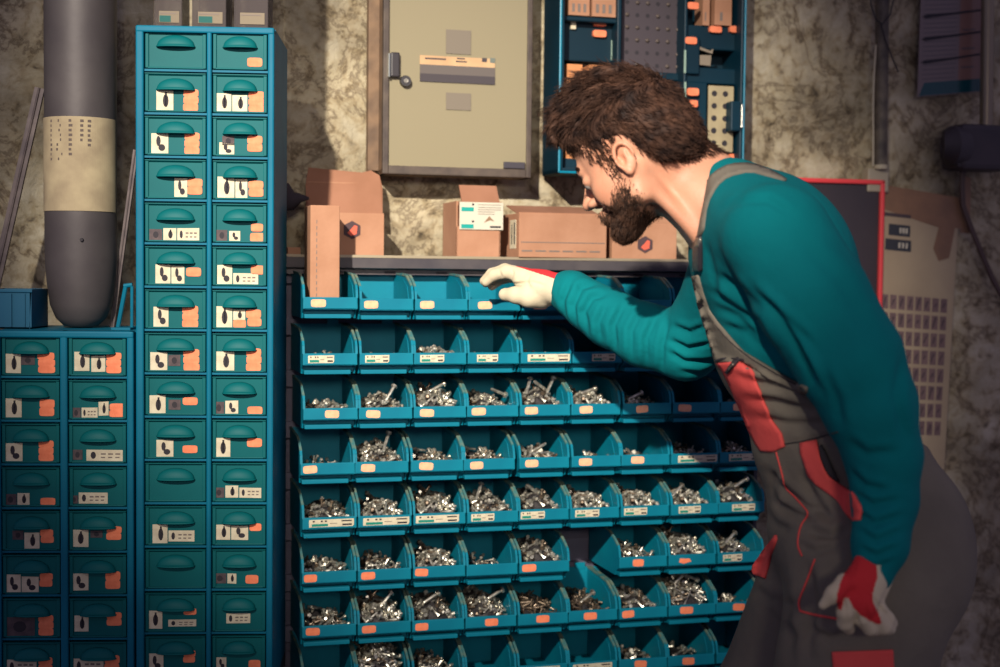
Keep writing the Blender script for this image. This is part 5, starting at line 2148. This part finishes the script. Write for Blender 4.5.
# ---- overalls: trousers and bib, one garment
f = Field((0.14, 1.78, 0.06), (0.92, 2.52, 1.52), 0.005)
torso(f, .009, k=.035)
kn, an = (.46, 2.03, .50), (.53, 2.05, .115)
fh, fk, fa = P(838, 575, 2.235), (.405, 2.25, .50), (.47, 2.27, .115)
nh = P(872, 585, 2.045)
f.chain([nh, (.50, 2.035, .72), kn, (.50, 2.05, .28), an], [.122, .108, .084, .078, .068], k=.05)
f.chain([fh, (.455, 2.245, .72), fk, (.44, 2.27, .28), fa], [.120, .108, .084, .078, .068], k=.03)
f.ell(P(905, 560, 2.14), (.085, .150, .110), k=.05)
a_, b_ = P(700, 346, 2.1), P(905, 436, 2.1)
dv = b_ - a_
f.half(a_, (-dv.z, 0, dv.x), k=.004)
v, fc3 = f.mesh()
v = smooth_mesh(v, fc3, 2)
ovr = np_mesh('overalls', v, fc3, GREYC)
fo = [([(728, 372), (760, 384), (800, 392), (830, 408)], .006, 4), ([(742, 398), (775, 402), (812, 412)], .006, 4), ([(748, 415), (786, 424), (836, 424)], .005, 4),
      ([(760, 380), (790, 376), (815, 388)], .004, 3.5), ([(786, 443), (810, 440), (840, 432)], .004, 2.2), ([(765, 470), (785, 490), (806, 508), (826, 512)], .007, 4),
      ([(772, 500), (790, 512), (812, 520)], .008, 4), ([(800, 470), (812, 495), (830, 520)], .006, 4.5), ([(762, 505), (775, 525), (790, 530)], .007, 4), ([(806, 530), (830, 536), (852, 528)], .007, 4.5),
      ([(798, 545), (815, 552), (842, 545)], .005, 4), ([(776, 560), (784, 600), (790, 660)], .008, 6), ([(806, 560), (812, 600), (806, 660)], .007, 6), ([(760, 600), (776, 625), (800, 640)], .006, 6),
      ([(750, 585), (770, 600), (800, 606)], .005, 5), ([(808, 628), (828, 638), (860, 634)], .006, 4), ([(775, 470), (772, 490), (778, 510)], .005, 4)]
carve(ovr, fo)
attach(ovr)
bo = bvh_of(ovr)
both = [bo, bs_]


def c4(pts, ox=700, oy=350, s_=3.706):
    return [(ox + x / s_, oy + y / s_) for x, y in pts]


# coloured panels, seams and straps
drp = lambda *a, **k: attach(drape(*a, **k), parent=ovr)


def drp(name, poly, m, **k):
    o = drape(name, poly, both, m, None, **k)
    o.parent = ovr
    return o


def ppg(name, line, m=None, **k):
    o = piping(name, line, both, m or CORAL, None, **k)
    if o:
        o.parent = ovr
    return o


drp('bib_strap', [(692, 276), (698, 275), (703, 293), (709, 310), (717, 322), (732, 340), (743, 352), (775, 371), (806, 388), (806, 394), (790, 388), (770, 379), (750, 366), (744, 362), (716, 362), (707, 334), (698, 306)], GREYC, off=.004, thick=.003, sm=0)
drp('shoulder_strap', [(752, 163), (775, 172), (790, 182), (768, 176), (750, 171), (728, 176), (716, 186), (707, 204), (703, 236), (694, 236), (697, 206), (704, 186), (714, 172), (730, 164)], GREYC, off=.004, thick=.003)
drp('buckle', [(693.5, 236), (700.5, 236), (701, 271), (693.5, 271)], mat('black_buckle', (48, 44, 50), .4), off=.007, thick=.004, sm=0, step=2)
drp('buckle', [(694.5, 238), (700, 238), (699.5, 247), (695, 247)], mat('steel_buckle', (150, 140, 128), .35, .7), off=.011, thick=.002, sm=0, step=2)
ppg('strap_stitching', [(707, 312), (722, 334), (745, 355), (780, 376), (802, 388)], mat('dark_seam', (60, 56, 56), .9), rad=.001, off=.008)
drp('red_panel', c4([(60, 48), (150, 42), (190, 70), (205, 110), (235, 190), (265, 260), (300, 310), (312, 358), (270, 378), (225, 375), (205, 345), (180, 300), (150, 225), (130, 180), (110, 130), (85, 80)]), CORAL, off=.003, sm=0)
drp('red_panel', c4([(370, 345), (432, 333), (445, 400), (460, 440), (478, 470), (520, 500), (560, 525), (590, 570), (599, 598), (592, 628), (565, 632), (535, 600), (510, 560), (480, 535), (430, 500), (400, 465), (385, 420), (372, 380)]), CORAL, off=.003, sm=0)
drp('pocket_flap', [(775.6, 535), (764, 550), (752, 566), (753, 574), (764, 578), (770, 560), (776, 540)], CORAL, off=.006, thick=.003, sm=0)
drp('knee_panel', [(832, 652), (893, 650), (895, 700), (836, 700)], CORAL, off=.003, sm=0)
drp('pocket_shade', c4([(438, 355), (452, 350), (505, 470), (520, 495), (480, 468), (462, 436), (447, 398)]), mat('pocket_shade_grey', (58, 54, 56), .9), off=.0035)  # dark patch painting the shade inside the pocket opening
ppg('waist_seam', [(785, 444), (805, 441), (838, 432)], mat('dark_seam', (0, 0, 0)), rad=.0012)
ppg('red_piping', [(776, 452), (781, 470), (785, 488), (793, 495), (804, 507), (809, 514), (800, 526), (797, 545), (802, 556)], rad=.0016)
ppg('red_piping', [(815, 559), (806, 583), (798, 602), (800, 611)], rad=.0016)
ppg('red_piping', [(800, 611), (815, 615), (838, 619)], rad=.0018)
# zip at the bib
SEAMD = MATS['dark_seam']
ppg('zip', [(715, 361), (726, 358), (744, 360)], INK, rad=.002, off=.008)
drp('zip_pull', [(725, 372), (728, 374), (736, 363), (740, 360), (737, 357), (732, 362)], INK, off=.009, thick=.002, sm=0, step=2)
drp('zip_pull', [(728, 369), (729.5, 370), (734, 364), (733, 363)], mat('steel_buckle', (0, 0, 0)), off=.012, thick=.001, sm=0, step=1.5)
# pale tab behind the hand
b = MB()
tp = [P(x, y, 1.985) for x, y in ((906, 562), (912, 562), (919, 574), (924, 588), (915, 587), (903, 577))]
b.add([p for p in tp] + [p + Vector((0, .006, 0)) for p in tp], [(0, 1, 2, 3, 4, 5), (11, 10, 9, 8, 7, 6)] + [(i, (i + 1) % 6, 6 + (i + 1) % 6, 6 + i) for i in range(6)])
o = b.build('pocket_tab', GLOVE)
o.parent = ovr

# collar of the sweater
cl = piping('collar', [(713, 158), (704, 176), (699, 200), (696, 225), (694, 244)], [bs_], SHIRT, None, rad=.0045, off=.001)
if cl:
    cl.parent = shirt


# ---- gloves
def glove(name, fld, red):
    v, fcs = fld.mesh()
    v = smooth_mesh(v, fcs, 1, .4)
    cen = np.array([v[list(q)].mean(0) for q in fcs])
    mi = red(cen, v, fcs).astype(int)
    o = np_mesh(name, v, fcs, [GLOVE, GLOVER], None, mi.tolist())
    attach(o)
    return o


# right hand above the fourth bin
f = Field((-.10, 2.42, 1.36), (.14, 2.76, 1.56), .002)
yw = 2.53
f.cap(P(556, 289, 2.535), P(540, 287, 2.56), .033, .033, k=0, flat=((0, 0, 1), .9))
f.cap(P(540, 286, 2.55), P(524, 279, 2.565), .030, .021, k=.012)
f.cap(P(540, 286, 2.59), P(525, 278, 2.615), .030, .020, k=.012)
f.cap(P(541, 298, 2.55), P(528, 298, 2.54), .019, .017, k=.012)
# thumb
f.chain([P(530, 297, 2.54), P(516, 295, 2.535), P(505, 294.5, 2.55)], [.017, .0145, .0118], k=.008)
# index, middle, ring, little
for (dy, dx, dz) in ((0, 0, 0), (.023, -2, -1), (.046, 0, 1), (.066, 6, 4)):
    f.chain([P(524 + dx, 276 + dz, 2.56 + dy), P(507 + dx, 271.5 + dz, 2.58 + dy), P(494 + dx, 275 + dz, 2.59 + dy), P(486 + dx, 282 + dz, 2.595 + dy)], [.0150, .0128, .0108, .0085], k=.004)
lo_, hi_ = P(517, 264, 2.56), P(551, 275, 2.56)


def red_r(cen, v, fcs):
    px, py = project(cen)
    line = 266.5 + (px - 517) * (277.5 - 266.5) / 34
    return (px > 516 + rnd.random()) & (py < line)


glr = glove('work_glove', f, red_r)
tag(glr, 'cream leather glove with red back on the outstretched hand')
carve(glr, [([(522, 283), (533, 282), (546, 286)], .0015, 1.6), ([(506, 285), (516, 284), (526, 283)], .002, 1.5), ([(512, 268), (513, 274), (511, 279)], .0012, 1.4), ([(499, 270), (501, 276), (500, 280)], .0012, 1.4), ([(530, 275), (527, 282), (531, 290)], .0012, 1.6)])

# left hand hanging at the hip
f = Field((.40, 1.76, .92), (.68, 2.00, 1.12), .002)
f.cap(P(872, 566, 1.885), P(865, 584, 1.875), .026, .026, k=0, flat=((0, 1, 0), .75))
f.cap(P(865, 584, 1.875), P(861, 603, 1.865), .0265, .0235, k=.012, flat=((0, 1, 0), .72))
f.chain([P(858, 578, 1.875), P(845, 583, 1.862), P(834, 594, 1.855), P(823, 605, 1.858)], [.013, .0120, .0112, .0062], k=.006)
fing = [((849, 598), (845, 612), (845, 623), (849, 629)), ((858, 604), (862, 618), (870, 628), (878, 630)), ((866, 603), (874, 616), (884, 627), (890, 629)), ((870, 598), (878, 609), (887, 619), (892, 623))]
for q, ((a0, a1), (b0, b1), (c0_, c1_), (d0, d1)) in enumerate(fing):
    yy = 1.862 + .007 * q
    f.chain([P(a0, a1, yy), P(b0, b1, yy - .004), P(c0_, c1_, yy + .004), P(d0, d1, yy + .016)], [.0130, .0115, .0105, .0080], k=.003)
f.cap(P(887, 578, 1.895), P(879, 597, 1.885), .0095, .0085, k=.005)


def red_l(cen, v, fcs):
    px, py = project(cen)
    poly = smooth_poly([(850, 545), (846, 570), (838, 588), (836, 606), (841, 612), (844, 598), (848, 597), (852, 606), (858, 613), (868, 620), (882, 626), (879, 614), (873, 602), (873, 590), (878, 578), (876, 556)], 2)
    return (poly_sd(px, py, poly) < 0) & (px > 836.5)


gll = glove('work_glove', f, red_l)
carve(gll, [([(843, 596), (846, 610), (847, 622)], .0012, 1.6), ([(855, 560), (852, 580), (850, 600)], .001, 2.5), ([(866, 606), (868, 618), (874, 626)], .0018, 1.6), ([(856, 610), (857, 620), (862, 628)], .0018, 1.6), ([(872, 596), (878, 606), (888, 616)], .002, 1.8)])
tag(gll, 'red backed glove with cream thumb and fingers on the hanging hand')

# boots
for (x, y) in ((.53, 2.05), (.47, 2.27)):
    f = Field((x - .30, y - .08, -.005), (x + .10, y + .08, .20), .004)
    f.cap((x, y, .17), (x, y, .07), .050, .048, k=0)
    f.cap((x, y, .055), (x - .15, y, .048), .046, .044, k=.03)
    f.ell((x - .16, y, .045), (.06, .046, .042), k=.02)
    f.ell((x + .01, y, .035), (.05, .042, .04), k=.02)
    f.half((0, 0, 0.002), (0, 0, -1), k=.002)
    v, fcs = f.mesh()
    o = np_mesh('boot', smooth_mesh(v, fcs, 1), fcs, mat('boot_leather', (54, 46, 44), .6))
    attach(o)
